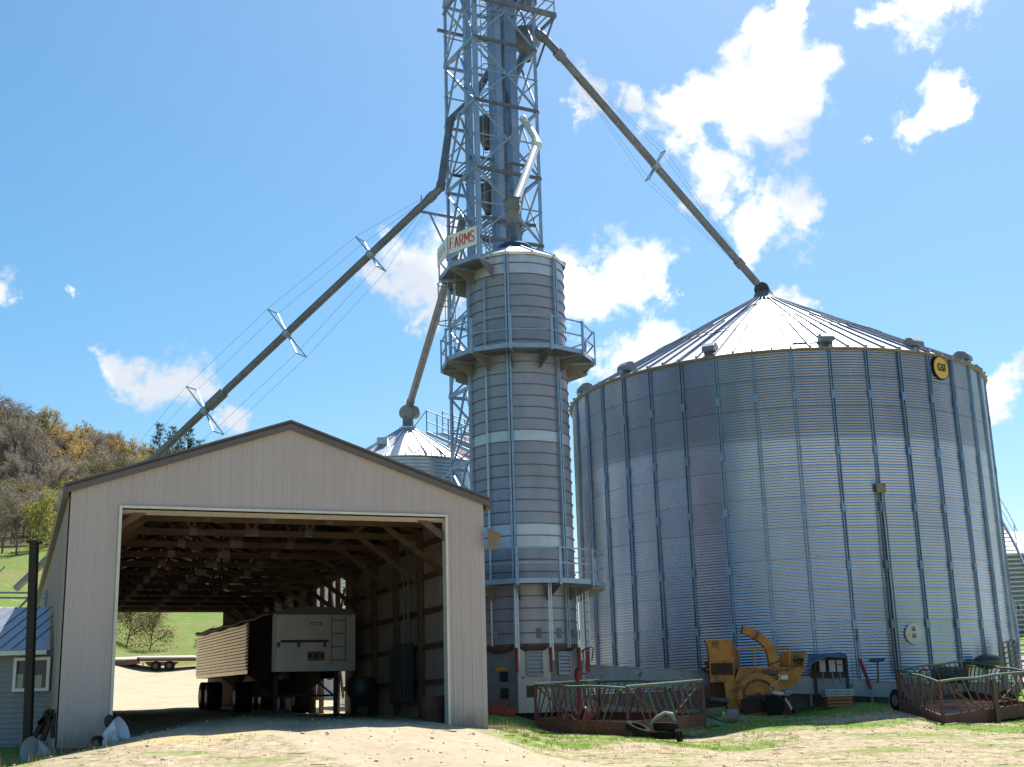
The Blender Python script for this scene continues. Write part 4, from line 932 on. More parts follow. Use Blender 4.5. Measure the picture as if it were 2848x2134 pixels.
q=MB(); c=U(1134,1149,62); q.tube(c+Vector((.1,.22,0)),c+Vector((-.1,-.22,0)),.36,n=24); q.tube(c+Vector((.3,.3,.03)),c+Vector((.3,-.2,.03)),.3,n=20); q.build('drum',mat('pale_head',(.30,.30,.28),(.22,.22,.21),rough=.5,metal=.3),hd,smooth=True)
q=MB(); q.tube(Vector((B2.x,62,B2A-.05)),Vector((c.x,62,c.z-.2)),.28,.26,n=16); q.build('neck',GALVD,hd,smooth=True)
# bright spout to the dryer
b0=U(1493,402,46.0); b1=U(1432,568,43.2)
BR_=mat('sunlit_white_spout',(.78,.78,.78),(.66,.67,.68),rough=.35,metal=.25)  # near-white base colour carries the sun's brightness on this spout
spout('grain_spout','bright sunlit-toned grain spout dropping from the tower to the box above the dryer',[U(1455,330,47.3),U(1490,385,46.3),b0,b1],.15,m=BR_,joints=[(1,.9,.3,.2)],wires=False)
db=empty('drop_box',(DC.x,DC.y,DZT+.8),'grey drop box and upright tube on top of the dryer roof','drop box')
q=MB(); c=U(1424,588,42.5); ax=(Vector((math.cos(.4),math.sin(.4),0)),Vector((-math.sin(.4),math.cos(.4),0)),UPZ)
q.box8([c+ax[0]*i+ax[1]*j+UPZ*z for z,w in((-.55,.13),(.0,.2),) for i,j in((-w,-w),(w,-w),(w,w),(-w,w))]); q.box(c+UPZ*.22,(.42,.42,.43),ax); q.box(c+UPZ*.46,(.5,.5,.04),ax); q.build('box',mat('drop_box_grey',(.20,.20,.18),(.15,.15,.14),rough=.5,metal=.3),db)
q=MB(); q.tube(c+ax[0]*.22+UPZ*.12,c+ax[0]*.27+UPZ*.12,.2,n=20); q.build('round_cover',WHITE,db)
q=MB(); q.tube(Vector((DC.x+.02,DC.y,DZT+.75)),Vector((c.x,c.y,c.z-.5)),.17,.17,n=16); q.tube(Vector((c.x,c.y,c.z-.62)),Vector((c.x,c.y,c.z-.52)),.2,n=16); q.build('upright_tube',GALVD,db,smooth=True)
# ------------------------------------------------------------------ small bins
def smallbin(C,Rr,z0,zt,zp,label,wall,roof,nr=24,ph=0,grp='small bins behind the shed',vent=None,pitch=.17):
    e=empty('small_grain_bin',(C.x,C.y,z0),label,'grain bin',grp)
    q=MB(); z=z0; pr=[]
    while z<zt: pr+=[(Rr,z),(Rr+.012,z+pitch*.25),(Rr,z+pitch*.5),(Rr-.012,z+pitch*.75)]; z+=pitch
    q.lathe((C.x,C.y,0),pr,n=72); q.build('corrugated_wall',wall,e,smooth=True,recalc=False)
    q=MB(); q.lathe((C.x,C.y,0),[(Rr+.1,zt-.05),(Rr+.1,zt),(.45,zp-.12),(.45,zp),(0,zp+.02)],n=nr*2); q.build('roof',roof,e,recalc=False)
    q=MB()
    for k in range(nr): a=ph+360*k/nr; q.bar(cyl(a,Rr+.12,zt+.03,C),cyl(a,.46,zp-.1,C),.05,.07)
    q.build('roof_ribs',GALV,e)
    return e
WALL2=mat('small_bin_steel',(.52,.58,.60),(.34,.40,.43),rough=.3,metal=.85,scale=1.2)
e2=smallbin(B2,B2R,.2,B2Z,B2A,'smaller galvanised grain bin with bright cone roof rising behind the beige shed roof',WALL2,ROOFM,nr=22,ph=3)
q=MB(); c=U(1064,1232,60.2); q.box(c+UPZ*.05,(.5,.55,.36)); q.box(c-UPZ*.28,(.32,.34,.34)); q.build('roof_vent',GALV,e2,bevel=.03)
q=MB(); q.bar(U(1122,1260,59.0),U(1160,1260,59.0),.14,.1); q.build('roof_hatch',GALVD,e2)
RUSTR=mat('rust_orange_bin_roof',(.34,.17,.11),(.22,.10,.07),rough=.7,scale=3,c3=(.45,.35,.28),s3=1.5,t3=(.5,.6))
c3=U(1330,1262,80)
smallbin(Vector((c3.x,80,0)),3.6,.5,U(1330,1262,76).z,U(1330,1190,80).z,'rusty roofed old bin partly hidden between tower leg and dryer',WALL2,RUSTR,nr=20)
c4=U(905,1600,74)
smallbin(Vector((c4.x,74,0)),3.0,.3,U(905,1545,71).z,U(905,1505,74).z,'pale squat bin seen through the side opening of the shed',mat('pale_bin_steel',(.62,.60,.54),(.5,.48,.43),rough=.5,metal=.2),ROOFM,nr=18)
# catwalk
cwk=empty('catwalk',U(1250,1195,57),'galvanised catwalk with railings from the smaller bin roof to the tower','catwalk')
A=[U(1187,1203,60),U(1330,1265,54)]
B=[a+Vector((.75,.3,0)) for a in A]; Aa=[A[0],A[1]]
q=MB(); q.bar(A[0],A[1],.06,.14); q.bar(B[0],B[1],.06,.14)
for k in range(30): f=(k+.5)/30; q.bar(A[0]+(A[1]-A[0])*f,B[0]+(B[1]-B[0])*f,.08,.02)
q.build('deck',GALVB,cwk)
q=MB()
for s in(A,B):
    for f in(0,.22,.45,.7,1): p=s[0]+(s[1]-s[0])*f; q.bar(p,p+UPZ*1.1,.06)
    for h in(1.08,.55): q.bar(s[0]+UPZ*h,s[1]+UPZ*h,.045)
q.bar(A[0]+UPZ*1.08,A[0]+Vector((-.75,0,.1)),.04); q.build('guard_rail',GALVB,cwk)
q=MB(); q.bar(U(1330,1275,54),U(1330,1275,54)*1+Vector((0,0,-9.5)),.15); q.bar(U(1215,1340,56),U(1300,1280,54),.05); q.build('support_leg',GALVB,cwk)
q=MB(); c=U(1250,1363,52.5); q.tube(c,c+Vector((.1,-.25,.02)),.13,n=16); q.bar(c-UPZ*.4,c+Vector((1.4,0,-.4)),.5,.4); tag(q.build('yard_lamp',GALVD),'small grey yard lamp and gearbox just above the shed roof beside the tower','lamp')
# ------------------------------------------------------------------ trough conveyor in front of bin
cv_=empty('trough_conveyor',onG(2000,45.4),'long grey galvanised trough conveyor running in front of the big bin','conveyor')
TRO=mat('conveyor_trough',(.24,.28,.32),(.18,.215,.25),rough=.45,metal=.4,scale=1.5)
a0,a1=U(1600,1849,45.3),U(2495,1898,45.3); 
h0=a0.z-U(1620,1904,45.3).z
q=MB(); q.box8([p+Vector((0,dy_,dz)) for p,dzs in((a0,(-h0,0)),(a1,(-.52,0))) for dy_,dz in((0,dzs[0]),(.55,dzs[0]),(.55,dzs[1]),(0,dzs[1]))]); q.build('trough',TRO,cv_)
q=MB()
for k in range(13):
    f=k/12; p=a0+(a1-a0)*f; q.box(p+Vector((0,-.01,-.29)),(.04,.03,.6))
q.bar(a0+Vector((0,.27,.015)),a1+Vector((0,.27,.015)),.62,.03); q.build('flange',TRO,cv_)
for f in(.1,.36,.55,.76,.95):
    p=a0+(a1-a0)*f; z=H(p.x,p.y+.2); q=MB(); q.bar(Vector((p.x-.3,p.y+.25,z)),Vector((p.x-.3,p.y+.25,p.z-.3)),.09); q.bar(Vector((p.x+.3,p.y+.25,z)),Vector((p.x+.3,p.y+.25,p.z-.3)),.09); q.build('support_leg',TRO,cv_)
for px,py,m in((1781,1878,GREEN),(2369,1909,GREEN),(1676,1871,GALV),(1893,1884,GALV)):
    c=U(px,py,45.27); 
    q=MB(); 
    for s in(-1,1): q.path([c+Vector((s*.045+.05*math.cos(t)*s,-.012,.055*math.sin(t)*1.0+(.04 if s>0 else -.04))) for t in [k*.5 for k in range(0,10)]],.012,n=5)
    q.build('green_emblem' if m is GREEN else 'small_placard',m,cv_)
# ------------------------------------------------------------------ hay feeder wagons
def feeder(label,T4,ground,n1,n2,rail,bar,hook,slats,trough_h=.34):
    "T4: four top corners in order left, front, right, back"
    ce=sum(T4,Vector())/4
    e=empty('hay_feeder',(ce.x,ce.y,ground),label,'feeder','green and rust hay feeders')
    low=[Vector((p.x,p.y,p.z))-UPZ*1.38 for p in T4]
    q=MB()
    for a,b in zip(T4,T4[1:]+T4[:1]): 
        n=5; pts=[a+(b-a)*k/n+UPZ*(.02*math.sin(k*2.3)) for k in range(n+1)]; q.path(pts,.038,n=8)
    q.build('top_rail',rail,e,smooth=True)
    for p in T4:
        q=MB(); q.bar(p-UPZ*1.38,p,.085); q.build('corner_post',bar,e)
    # trough sides
    q=MB()
    for a,b in zip(low,low[1:]+low[:1]):
        d=(b-a).normalized(); n=Vector((d.y,-d.x,0)); q.box8([p+n*j+UPZ*z for p in(a,b) for j,z in((0,.06),(.02,.06),(.05,.06+trough_h),(.03,.06+trough_h))])
        q.bar(a+UPZ*(.06+trough_h),b+UPZ*(.06+trough_h),.06)
    q.build('trough_side',RUST,e)
    q=MB(); q.plate([p+UPZ*.16 for p in low],UPZ*.02); q.build('trough_floor',mat('rusty_floor',(.36,.20,.14),(.22,.11,.075),rough=.85,scale=5) if 'rusty_floor' not in bpy.data.materials else bpy.data.materials['rusty_floor'],e)
    for (i,j,n,sl) in((0,1,n1,-1),(1,2,n2,1),(2,3,n1,1),(3,0,n2,-1)):
        a,b=T4[i],T4[j]; la,lb=low[i]+UPZ*(.06+trough_h),low[j]+UPZ*(.06+trough_h); c4=(sum(T4,Vector())/4)
        for k in range(1,n):
            f=k/n; sh=sl*.13; p=a+(b-a)*f; g_=min(1,max(0,f+sh)); qq=la+(lb-la)*g_
            inn=(Vector((c4.x,c4.y,p.z))-p).normalized()
            m1=p+(qq-p)*.22+inn*.16
            q=MB(); q.path([p,p+(qq-p)*.07+inn*.10,m1,qq+inn*.02] if i>1 else [p,p+(qq-p)*.5+inn*.015,qq+inn*.02],.021,n=6); q.build('slant_bar',bar if (k%3) else rail,e)
    q=MB()
    for i,j in((0,1),(1,2)):
        a,b=T4[i],T4[j]; q.bar(a,low[i]+(low[j]-low[i])*.45+UPZ*.4,.035); q.bar(b,low[i]+(low[j]-low[i])*.55+UPZ*.4,.035)
    q.build('cross_brace',bar,e)
    return e,low
FA=[U(1488,1906,38.9),U(1742,1913,37.6),U(1953,1895,40.4),U(1664,1895,42.7)]
fa,la_=feeder('long low green and rust hay feeder standing in front of the dryer',FA,-.8,14,12,GREEN,RUST,GREEN,0)
q=MB(); q.box(FA[0]+Vector((-.1,.02,-.18)),(.32,.03,.34)); q.build('black_plate',DARKM,fa)
hw=mat('white_top_edge',(.75,.72,.68),(.6,.56,.5),rough=.5)
q=MB(); q.bar(FA[0]+UPZ*.055,FA[3]+UPZ*.055,.05,.03); q.bar(FA[1]+UPZ*.055,FA[2]+UPZ*.055,.05,.03); q.build('top_flat',hw,fa)
FB=[U(2495,1861,41.3),U(2612,1896,38.5),U(2855,1868,41.2),U(2683,1840,44.5)]
fb,lb_=feeder('rusty hay feeder wagon with bent green top rail at the right edge',FB,-.7,14,12,GREEN,RUST,GREEN,0)
wheel(Vector((U(2499,1960,41.6).x,41.6,H(U(2499,1960,41.6).x,41.6)+.34)),(1,.3,0),.34,.2,fb)
wheel(Vector((U(2805,1960,43.6).x,43.6,H(U(2805,1960,43.6).x,43.6)+.34)),(1,.3,0),.34,.2,fb)
p=U(2763,1900,39.8); q=MB(); q.bar(Vector((p.x,p.y,H(p.x,p.y)-.05)),Vector((p.x,p.y,p.z+.1)),.20,.12); q.build('stand_leg',GREENR,fb)
# scrap lying in the feeders
for (fl,lab) in ((lb_,'rust brown timber scraps lying in the right hay feeder'),):
    c=sum(fl,Vector())/4; q=MB()
    for k in range(7): 
        a=random.uniform(-.5,.9); d=Vector((math.cos(a),math.sin(a),0)); o_=c+Vector((random.uniform(-.9,.9),random.uniform(-.7,.7),.22+.04*k)); q.bar(o_-d*.7,o_+d*.7+UPZ*.03,.07,.04)
    tag(q.build('scrap_timber',mat('scrap_wood',(.42,.26,.19),(.28,.16,.11),rough=.8)),lab,'scrap wood')
# tyres
def tyre(px,Y,dz,axd,label,r=.36,w=.2,ty=0):
    p=onG(px,Y); axd=Vector(axd).normalized(); c=p+UPZ*dz
    x,y,d=rot_to(axd); q=MB(); n=28; prof=[(r*.58,-w*.42),(r*.8,-w*.5),(r*.97,-w*.42),(r,-w*.25),(r,w*.25),(r*.97,w*.42),(r*.8,w*.5),(r*.58,w*.42),(r*.56,0)]
    i0=len(q.v)
    for (rr,h) in prof:
        for k in range(n): t=2*math.pi*k/n; q.v.append(tuple(c+(x*math.cos(t)+y*math.sin(t))*rr+d*h))
    m_=len(prof)
    for j in range(m_):
        for k in range(n): a=j*n;b=((j+1)%m_)*n; q.f.append((a+k,a+(k+1)%n,b+(k+1)%n,b+k))
    o=q.build('tyre',BLACK,smooth=True); tag(o,label,'tyre','old tyres piled at the feeder corner'); return o
tyre(1768,36.7,.26,(.35,-.25,.9),'old black tyre leaning tilted at the left end of the pile')
tyre(1845,36.9,.13,(0,.02,1),'old black tyre lying flat at the bottom of the pile')
tyre(1846,36.95,.36,(.06,.05,1),'old black tyre lying flat on top of the bottom tyre',w=.22)
tyre(1880,36.5,.17,(.9,-.4,.15),'small old tyre standing at the right end of the pile',r=.17,w=.14)
p=onG(1850,37.2); q=MB(); q.path([p+Vector((-.5,0,.42)),p+Vector((-.28,.02,.62)),p+Vector((-.05,0,.74)),p+Vector((.12,0,.68)),p+Vector((.2,0,.5))],.05,n=7,rs=[.03,.07,.06,.1,.05]); tag(q.build('feed_sack',mat('pale_sack',(.32,.33,.28),(.2,.2,.17),rough=.8),smooth=True),'pale crumpled sack draped over the top of the tyre pile','sack')
# ------------------------------------------------------------------ orange grinder
def G(zx,zy,Y=44.0): return U(1900+zx/4.735,1700+zy/4.735,Y)
gr=empty('feed_grinder',onG(2060,44.3),'faded orange feed grinder with curved discharge chute parked in front of the big bin','grinder')
q=MB()
q.plate([G(275,385),G(640,368),G(652,495),G(318,495)],Vector((.0,.03,0))); q.plate([G(318,495),G(652,495),G(672,940),G(345,935)],Vector((0,.03,0)))
q.plate([G(640,368),G(700,500,44.9),G(735,530,45.2),G(735,760,45.2),G(672,760),G(652,495)],Vector((-.03,.01,0))); q.plate([G(672,760),G(735,760,45.2),G(735,900,45),G(672,940)],Vector((-.03,.01,0))); q.plate([G(275,385),G(318,495),G(345,935),G(370,900,45.2),G(345,470,45.2)],Vector((.03,0,0)))
q.build('intake_hopper',ORANGE,gr)
q=MB(); q.plate([G(365,690,43.97),G(655,680,43.97),G(660,840,43.97),G(375,840,43.97)],Vector((0,.02,0))); q.build('intake_mouth',mat('rust_dark_panel',(.07,.035,.018),(.04,.02,.012),rough=.9),gr)
q=MB(); q.bar(G(690,495),G(1390,488),.05); q.bar(G(1400,480),G(1405,900),.06); q.bar(G(945,500),G(945,760),.06); q.bar(G(735,745),G(1450,750),.05); q.build('frame_rail',ORANGE,gr)
q=MB(); q.box8([G(x,y,Y) for Y in(44.05,45.0) for x,y in((670,930),(1460,950),(1440,750),(735,755))]); q.plate([G(1250,780,43.9),G(1405,780,43.9),G(1405,920,43.9),G(1250,920,43.9)],Vector((0,.1,0))); q.plate([G(1150,930,43.9),G(1475,930,43.9),G(1460,990,43.9),G(1200,1060,43.9)],Vector((0,.5,0)))
q.plate([G(540,940),G(760,940),G(760,1350),G(600,1330)],Vector((0,.4,0))); q.build('body',ORANGE,gr)
c=G(1000,1110,43.7); nax=Vector((-.15,-1,.0)).normalized(); x,y,d=rot_to(nax)
q=MB(); n=40
R1,R2=.74,.50
for k in range(n):
    t0=2*math.pi*k/n;t1=2*math.pi*(k+1)/n
    for (ra,ha),(rb,hb) in(((R1,-.25),(R1,.0)),((R1,.0),(R1-.06,.05)),((R1-.06,.05),(R2+.03,.05)),((R2+.03,.05),(R2,-.02)),((R2,-.02),(0,-.02))):
        P=lambda r,h,t:c+(x*math.cos(t)+y*math.sin(t))*r+d*h
        q.quad(P(ra,ha,t0),P(ra,ha,t1),P(rb,hb,t1),P(rb,hb,t0))
q.build('blower_housing',ORANGE,gr,smooth=True,recalc=False)
q=MB(); q.lathe  # outer rim ring
q.path([c+(x*math.cos(2*math.pi*k/32)+y*math.sin(2*math.pi*k/32))*R2+d*.06 for k in range(33)],.03,n=6); q.bar(c-x*.5,c+x*.5,.05,.03); q.tube(c-d*.02,c+d*.12,.10,n=14); q.build('housing_ring',RUST,gr)
q=MB(); q.path([G(1195,800,44.2),G(1185,690,44.2),G(1160,560,44.2),G(1110,450,44.2),G(1030,365,44.2),G(930,305,44.2),G(850,265,44.2),G(775,245,44.2)],.2,n=4,rs=[.24,.23,.22,.215,.205,.195,.185,.175],sq=True); ch=q.build('discharge_chute',ORANGE,gr,bevel=.02)
q=MB(); q.path([G(1195,690,44.2),G(1188,672,44.2)],.26,n=4,sq=True); q.path([G(968,325,44.2),G(955,318,44.2)],.225,n=4,sq=True); q.build('chute_flange',RUST,ch)
q=MB(); d1=G(775,245,44.2);d2=G(850,265,44.2); q.path([d1+(d1-d2)*.02,d1+(d1-d2)*.14],.155,n=4,sq=True); q.build('chute_mouth',DARKM,ch)
q=MB(); 
out=[(1610,530),(1612,620),(1585,740),(1530,840),(1480,900)]; inn=[(1280,545),(1285,640),(1300,720),(1400,760),(1440,790)]
for a,b in zip(range(4),range(1,5)): q.quad(G(*out[a],45.4),G(*out[b],44.9),G(*out[b],44.1),G(*out[a],44.1))
for a,b in zip(range(4),range(1,5)): q.quad(G(*out[a],45.4),G(*out[b],45.2),G(*inn[b],45.2),G(*inn[a],45.4))
q.plate([G(1430,560,44.1),G(1430,745,44.1),G(1440,745,44.1),G(1440,560,44.1)],Vector((0,.05,0))); q.bar(G(1610,530,44.1),G(1585,740,44.1),.05); q.bar(G(1585,740,44.1),G(1440,765,44.1),.06); q.bar(G(1585,740,44.1),G(1470,970,44.1),.06); q.bar(G(1280,540,45.4),G(1612,530,45.4),.04); q.quad(G(1270,540,44.4),G(1400,540,44.1),G(1400,780,44.1),G(1270,780,44.4))
q.quad(G(1440,765,44.1),G(1585,740,44.1),G(1470,960,44.1),G(1430,900,44.1)); q.build('feed_scoop',ORANGE,gr,recalc=False)
q=MB(); q.plate([G(1288,850,43.85),G(1378,840,43.85),G(1378,898,43.85),G(1288,902,43.85)],Vector((0,.02,0))); q.build('white_decal',WHITE,gr)
q=MB(); q.tube(G(1060,810,43.7),G(1230,820,43.7),.08,n=12); q.tube(G(360,1160,43.8),G(600,1185,43.8),.085,n=12); q.build('roller_motor',mat('motor_grey',(.07,.07,.08),rough=.5),gr,smooth=True)
HOSE=mat('pale_hose',(.55,.53,.50),(.42,.40,.38),rough=.4)
for pts in(((1240,845),(1280,850),(1270,900),(1190,960),(1140,1000)),((1150,1060),(1200,1085),(1300,1100),(1390,1105),(1430,1070),(1390,1040),(1360,1090)),((1140,1010),(1190,1050),(1290,1095),(1330,1100))):
    q=MB(); q.path([G(a,b,43.4) for a,b in pts],.018,n=6); q.build('hydraulic_hose',HOSE,gr,smooth=True)
q=MB(); q.plate([G(1190,1050,43.4),G(1330,1070,43.4),G(1310,1110,43.4),G(1200,1100,43.4)],Vector((0,.3,0))); q.build('hose_bracket',HOSE,gr)
gz=lambda zx,Y:H(G(zx,1300,Y).x,Y)
for zx,Y,r in((1180,44.0,.30),(1215,45.3,.42),(620,45.4,.42)):
    p=G(zx,1200,Y); wheel(Vector((p.x,p.y,gz(zx,Y)+r)),(1,.25,0),r,.28,gr)
q=MB(); 
for a,b in(((1310,1110),(1300,1420)),((1310,1110),(1440,1400)),((1340,1140),(1460,1340)),((1180,1420),(1470,1410)),((1420,1300),(1480,1350))): q.bar(G(*a,43.5),G(*b,43.5),.09)
q.box8([G(x,y,Y) for Y in(43.5,44.2) for x,y in((1290,1430),(1440,1430),(1400,1150),(1300,1150))]); q.build('hitch_stand',RUST,gr)
q=MB(); q.bar(G(1345,1150,43.4),G(1430,1300,43.4),.03); q.tube(G(1380,1190,43.4),G(1430,1280,43.4),.028,n=8); q.build('hitch_cylinder',GALV,gr)
q=MB(); q.bar(G(240,1240,44.2),G(1300,1360,44.2),.22,.16); q.bar(G(620,1370,44),G(1200,1385,44),.18,.12); q.bar(G(280,1000,44.3),G(300,1330,44.3),.2); q.box8([G(x,y,Y) for Y in(44.3,45) for x,y in((330,1330),(700,1330),(700,950),(350,950))]); q.build('lower_frame',mat('dark_orange_frame',(.10,.045,.015),(.05,.025,.012),rough=.8),gr)
q=MB(); q.path([G(330,670,44.6),G(290,690,44.6),G(330,740,44.6),G(240,760,44.6),G(300,790,44.6),G(350,800,44.6)],.06,n=8); q.build('side_lever',RUST,gr)
q=MB(); q.plate([G(760,1160,43.55),G(1080,1150,43.55),G(1110,1330,43.55),G(790,1350,43.55)],Vector((0,.1,0))); q.bar(G(840,1150,43.5),G(1120,1120,43.5),.10); q.tube(G(1040,1180,43.45),G(1180,1190,43.45),.12,n=12); q.build('driveline_guard',mat('grimy_driveline',(.06,.03,.018),(.025,.014,.01),rough=.85,scale=6),gr)
wheel(Vector((G(1195,1200,43.3).x,43.3,gz(1195,43.3)+.34)),(.35,1,0),.34,.2,gr,rim=False)
# support post under grinder so that it stands on the ground
q=MB(); 
for zx in(330,700,1000): p=G(zx,1300,44.3); q.bar(Vector((p.x,p.y,gz(zx,44.3)-.03)),Vector((p.x,p.y,p.z)),.14)
q.build('skid_leg',RUST,gr)
# green implement tongue with roller
gi=empty('drawbar_roller',onG(2010,42.4),'green drawbar with a grey end roller lying between the feeder and the orange grinder','drawbar')
q=MB(); a=G(270,1335,42.0);b=G(560,1305,42.0); q.bar(a,b,.16,.22); q.build('tube_beam',GREEN,gi)
q=MB(); q.bar(G(275,1420,41.9),G(640,1520,41.5),.12,.10); q.build('drawbar',mat('pale_green_beam',(.22,.40,.28),(.16,.30,.21),rough=.4),gi)
q=MB(); c=G(650,1395,42.0); q.tube(c-Vector((.16,0,0)),c+Vector((.18,-.1,0)),.24,n=24); q.build('end_roller',mat('roller_grey',(.22,.20,.17),rough=.5),gi,smooth=True)
q=MB(); c=G(535,1350,41.85); q.box(c,(.1,.02,.12)); q.build('yellow_label',YEL,gi)
q=MB(); c=G(660,1530,41.5); q.bar(c,Vector((c.x,c.y,H(c.x,c.y))),.12); q.bar(G(280,1360,42),G(560,1480,41.7),.05); q.build('hitch_foot',RUST,gi)
# ------------------------------------------------------------------ electric shelter
def E_(zx,zy,Y=45.0): return U(2250+zx/3.70,1700+zy/3.70,Y)
es=empty('meter_shelter',Vector((E_(220,690).x,45.2,H(E_(220,690).x,45.2))),'small blue roofed shelter holding grey electric boxes against the big bin','shelter')
q=MB(); q.plate([E_(30,470,45.2),E_(380,450,45.2),E_(400,690,45.2),E_(30,690,45.2)],Vector((0,.04,0))); q.build('back_board',mat('dark_board',(.07,.065,.07),rough=.8),es)
q=MB(); q.plate([E_(-10,455,45.2),E_(200,435,45.2),E_(205,465,44.6),E_(-10,560,44.2)],UPZ*.02); q.plate([E_(200,440,45.2),E_(330,428,45.2),E_(390,455,45.0),E_(385,480,44.8),E_(205,470,44.6)],UPZ*.02); q.build('roof_sheet',BLUESH,es)
q=MB()
for zx in(60,390): p=E_(zx,600,45.15); q.bar(Vector((p.x,p.y,H(p.x,p.y))),Vector((p.x,p.y,E_(zx,470,45.15).z)),.08)
q.build('post',DARKM,es)
for zx,m,w in((135,GALV,62),(235,GALV,66),(312,CREAM,58)):
    c=E_(zx,565,45.0); eb=q=MB(); q.box(c,(w*.0033*1.0,.12,.40)); bx=q.build('electric_box',mat('box_grey_%d'%zx,(.42,.43,.44) if m is GALV else (.46,.43,.34),rough=.5),es,bevel=.01)
    if zx==312:
        q=MB(); q.box(c+Vector((0,-.065,.05)),(.12,.01,.035)); q.build('red_sticker',RED,bx)
    q=MB(); q.bar(c-UPZ*.2,c-UPZ*.62,.04); q.build('conduit',GALVD,es)
# crates
p=onG(2333,44.0); cb=U(2333,1948,44.0)
gl_=H(p.x,44.0)
q=MB(); zt_=U(2333,1938,44).z; w=.86
def crate(cx,cy,z0,z1,w,d,m,label,slots):
    q=MB(); h=z1-z0
    for s in(-1,1):
        for k in range(3): zz=z0+h*(k+.5)/3; q.box((cx,cy+s*d/2,zz),(w,.02,h*.2)); q.box((cx+s*w/2,cy,zz),(.02,d,h*.2))
    for i in range(9): q.box((cx-w/2+w*i/8,cy-d/2-.003,z0+h/2),(.025,.02,h)); q.box((cx-w/2+w*i/8,cy+d/2+.003,z0+h/2),(.025,.02,h))
    for s in(-1,1):
        for i in range(5): q.box((cx+s*(w/2+.003),cy-d/2+d*i/4,z0+h/2),(.02,.025,h))
    q.box((cx,cy,z0+.015),(w-.02,d-.02,.02))
    if slots: q.box((cx,cy,z1-.01),(w,d,.02))
    return tag(q.build('crate',m),label,'crate','poultry crates stacked by the conveyor')
zz0=gl_; zz1=U(2333,1938,44).z; zz2=U(2333,1917,44).z
crate(p.x,44.3,zz0,zz1,.80,.55,mat('orange_crate',(.42,.15,.04),(.30,.10,.03),rough=.6),'orange slatted crate on the ground under the grey crate',False)
crate(p.x,44.3,zz1+.002,zz2,.92,.6,mat('grey_crate',(.40,.42,.44),(.32,.34,.36),rough=.6),'grey slatted crate stacked on top of the orange crate',True)
# red leaning post and small stand
a=E_(520,490,45.6); b=E_(605,710,45.25)
q=MB(); q.bar(a,b+(b-a)*.4,.09,.06); tag(q.build('red_post',RED),'red steel post leaning against the big bin right of the shelter','post')
ts=empty('t_stand',Vector((E_(715,700,45.2).x,45.2,E_(715,700,45.2).z-.3)),'thin rusty stand with a flat dark top beside the big bin','stand')
q=MB(); q.bar(E_(715,740,45.2),E_(705,520,45.2),.05); q.build('upright',RUST,ts)
q=MB(); q.plate([E_(610,510,45.3),E_(640,485,45.6),E_(780,485,45.6),E_(770,505,45.1),E_(690,520,45.0)],UPZ*-.04); q.build('flat_top',DARKM,ts)
q=MB(); q.tube(E_(480,70,46.2),E_(545,520,45.9),.012,n=5); q.tube(E_(480,70,46.2),E_(500,300,46.1),.018,n=5); tag(q.build('hanging_rope',mat('rope',(.3,.2,.12),rough=.9)),'thin rope hanging down the big bin wall beside the round hatch','rope')
# black barrel / tank behind right feeder
q=MB(); a=E_(1290,650,45.6);b=E_(1580,660,45.6); q.tube(a,b,.28,n=20); tag(q.build('fuel_drum',mat('dark_blue_drum',(.03,.045,.06),rough=.4),smooth=True),'dark blue drum lying behind the right hay feeder','drum')
q=MB(); q.bar(E_(1140,612,44.4),E_(1510,578,44.4),.04,.05); q.bar(E_(1140,612,44.4),E_(1150,800,44.4),.05); q.bar(E_(1510,578,44.4),E_(1515,800,44.4),.05); q.bar(E_(1200,640,44.4),E_(1270,800,44.4),.05); tag(q.build('rusty_cart_frame',RUST),'rusty frame with a pale top bar behind the right hay feeder','frame')
q=MB(); c=E_(1840,520,47.5); q.ball(c,.42,sc=(1.3,.8,.65)); tag(q.build('tarpaulin_bundle',mat('shiny_dark_tarp',(.06,.055,.06),(.03,.03,.03),rough=.3),smooth=True),'shiny black tarpaulin bundle behind the right hay feeder','tarpaulin')
# pallet standing on edge at right of bin
pa=empty('wooden_pallet',onG(2800,48.5),'grey weathered wooden pallet leaning upright at the foot of the big bin','pallet')
GW=mat('weathered_wood',(.30,.26,.24),(.18,.155,.14),rough=.85,scale=4,stretch=(4,4,.7))
A0=E_(1990,330,48.3);A1=E_(2115,290,48.9);B0=E_(2030,600,48.1);B1=E_(2150,560,48.7)
q=MB()
for k in range(6):
    f=k/5; a=A0+(B0-A0)*f;b=A1+(B1-A1)*f; q.bar(a,b,.12,.03)
q.build('deck_boards',GW,pa)
q=MB()
for f in(.02,.5,.98): q.bar(A0+(A1-A0)*f+Vector((0,.07,0)),B0+(B1-B0)*f+Vector((0,.07,-.15)),.10,.06)
q.build('stringer',GW,pa)
p=E_(1980,560,48); q=MB(); q.bar(Vector((p.x,p.y,H(p.x,p.y)-.1)),E_(1965,330,48),.11); tag(q.build('wooden_post',GW),'short weathered wooden post standing beside the upright pallet','post')
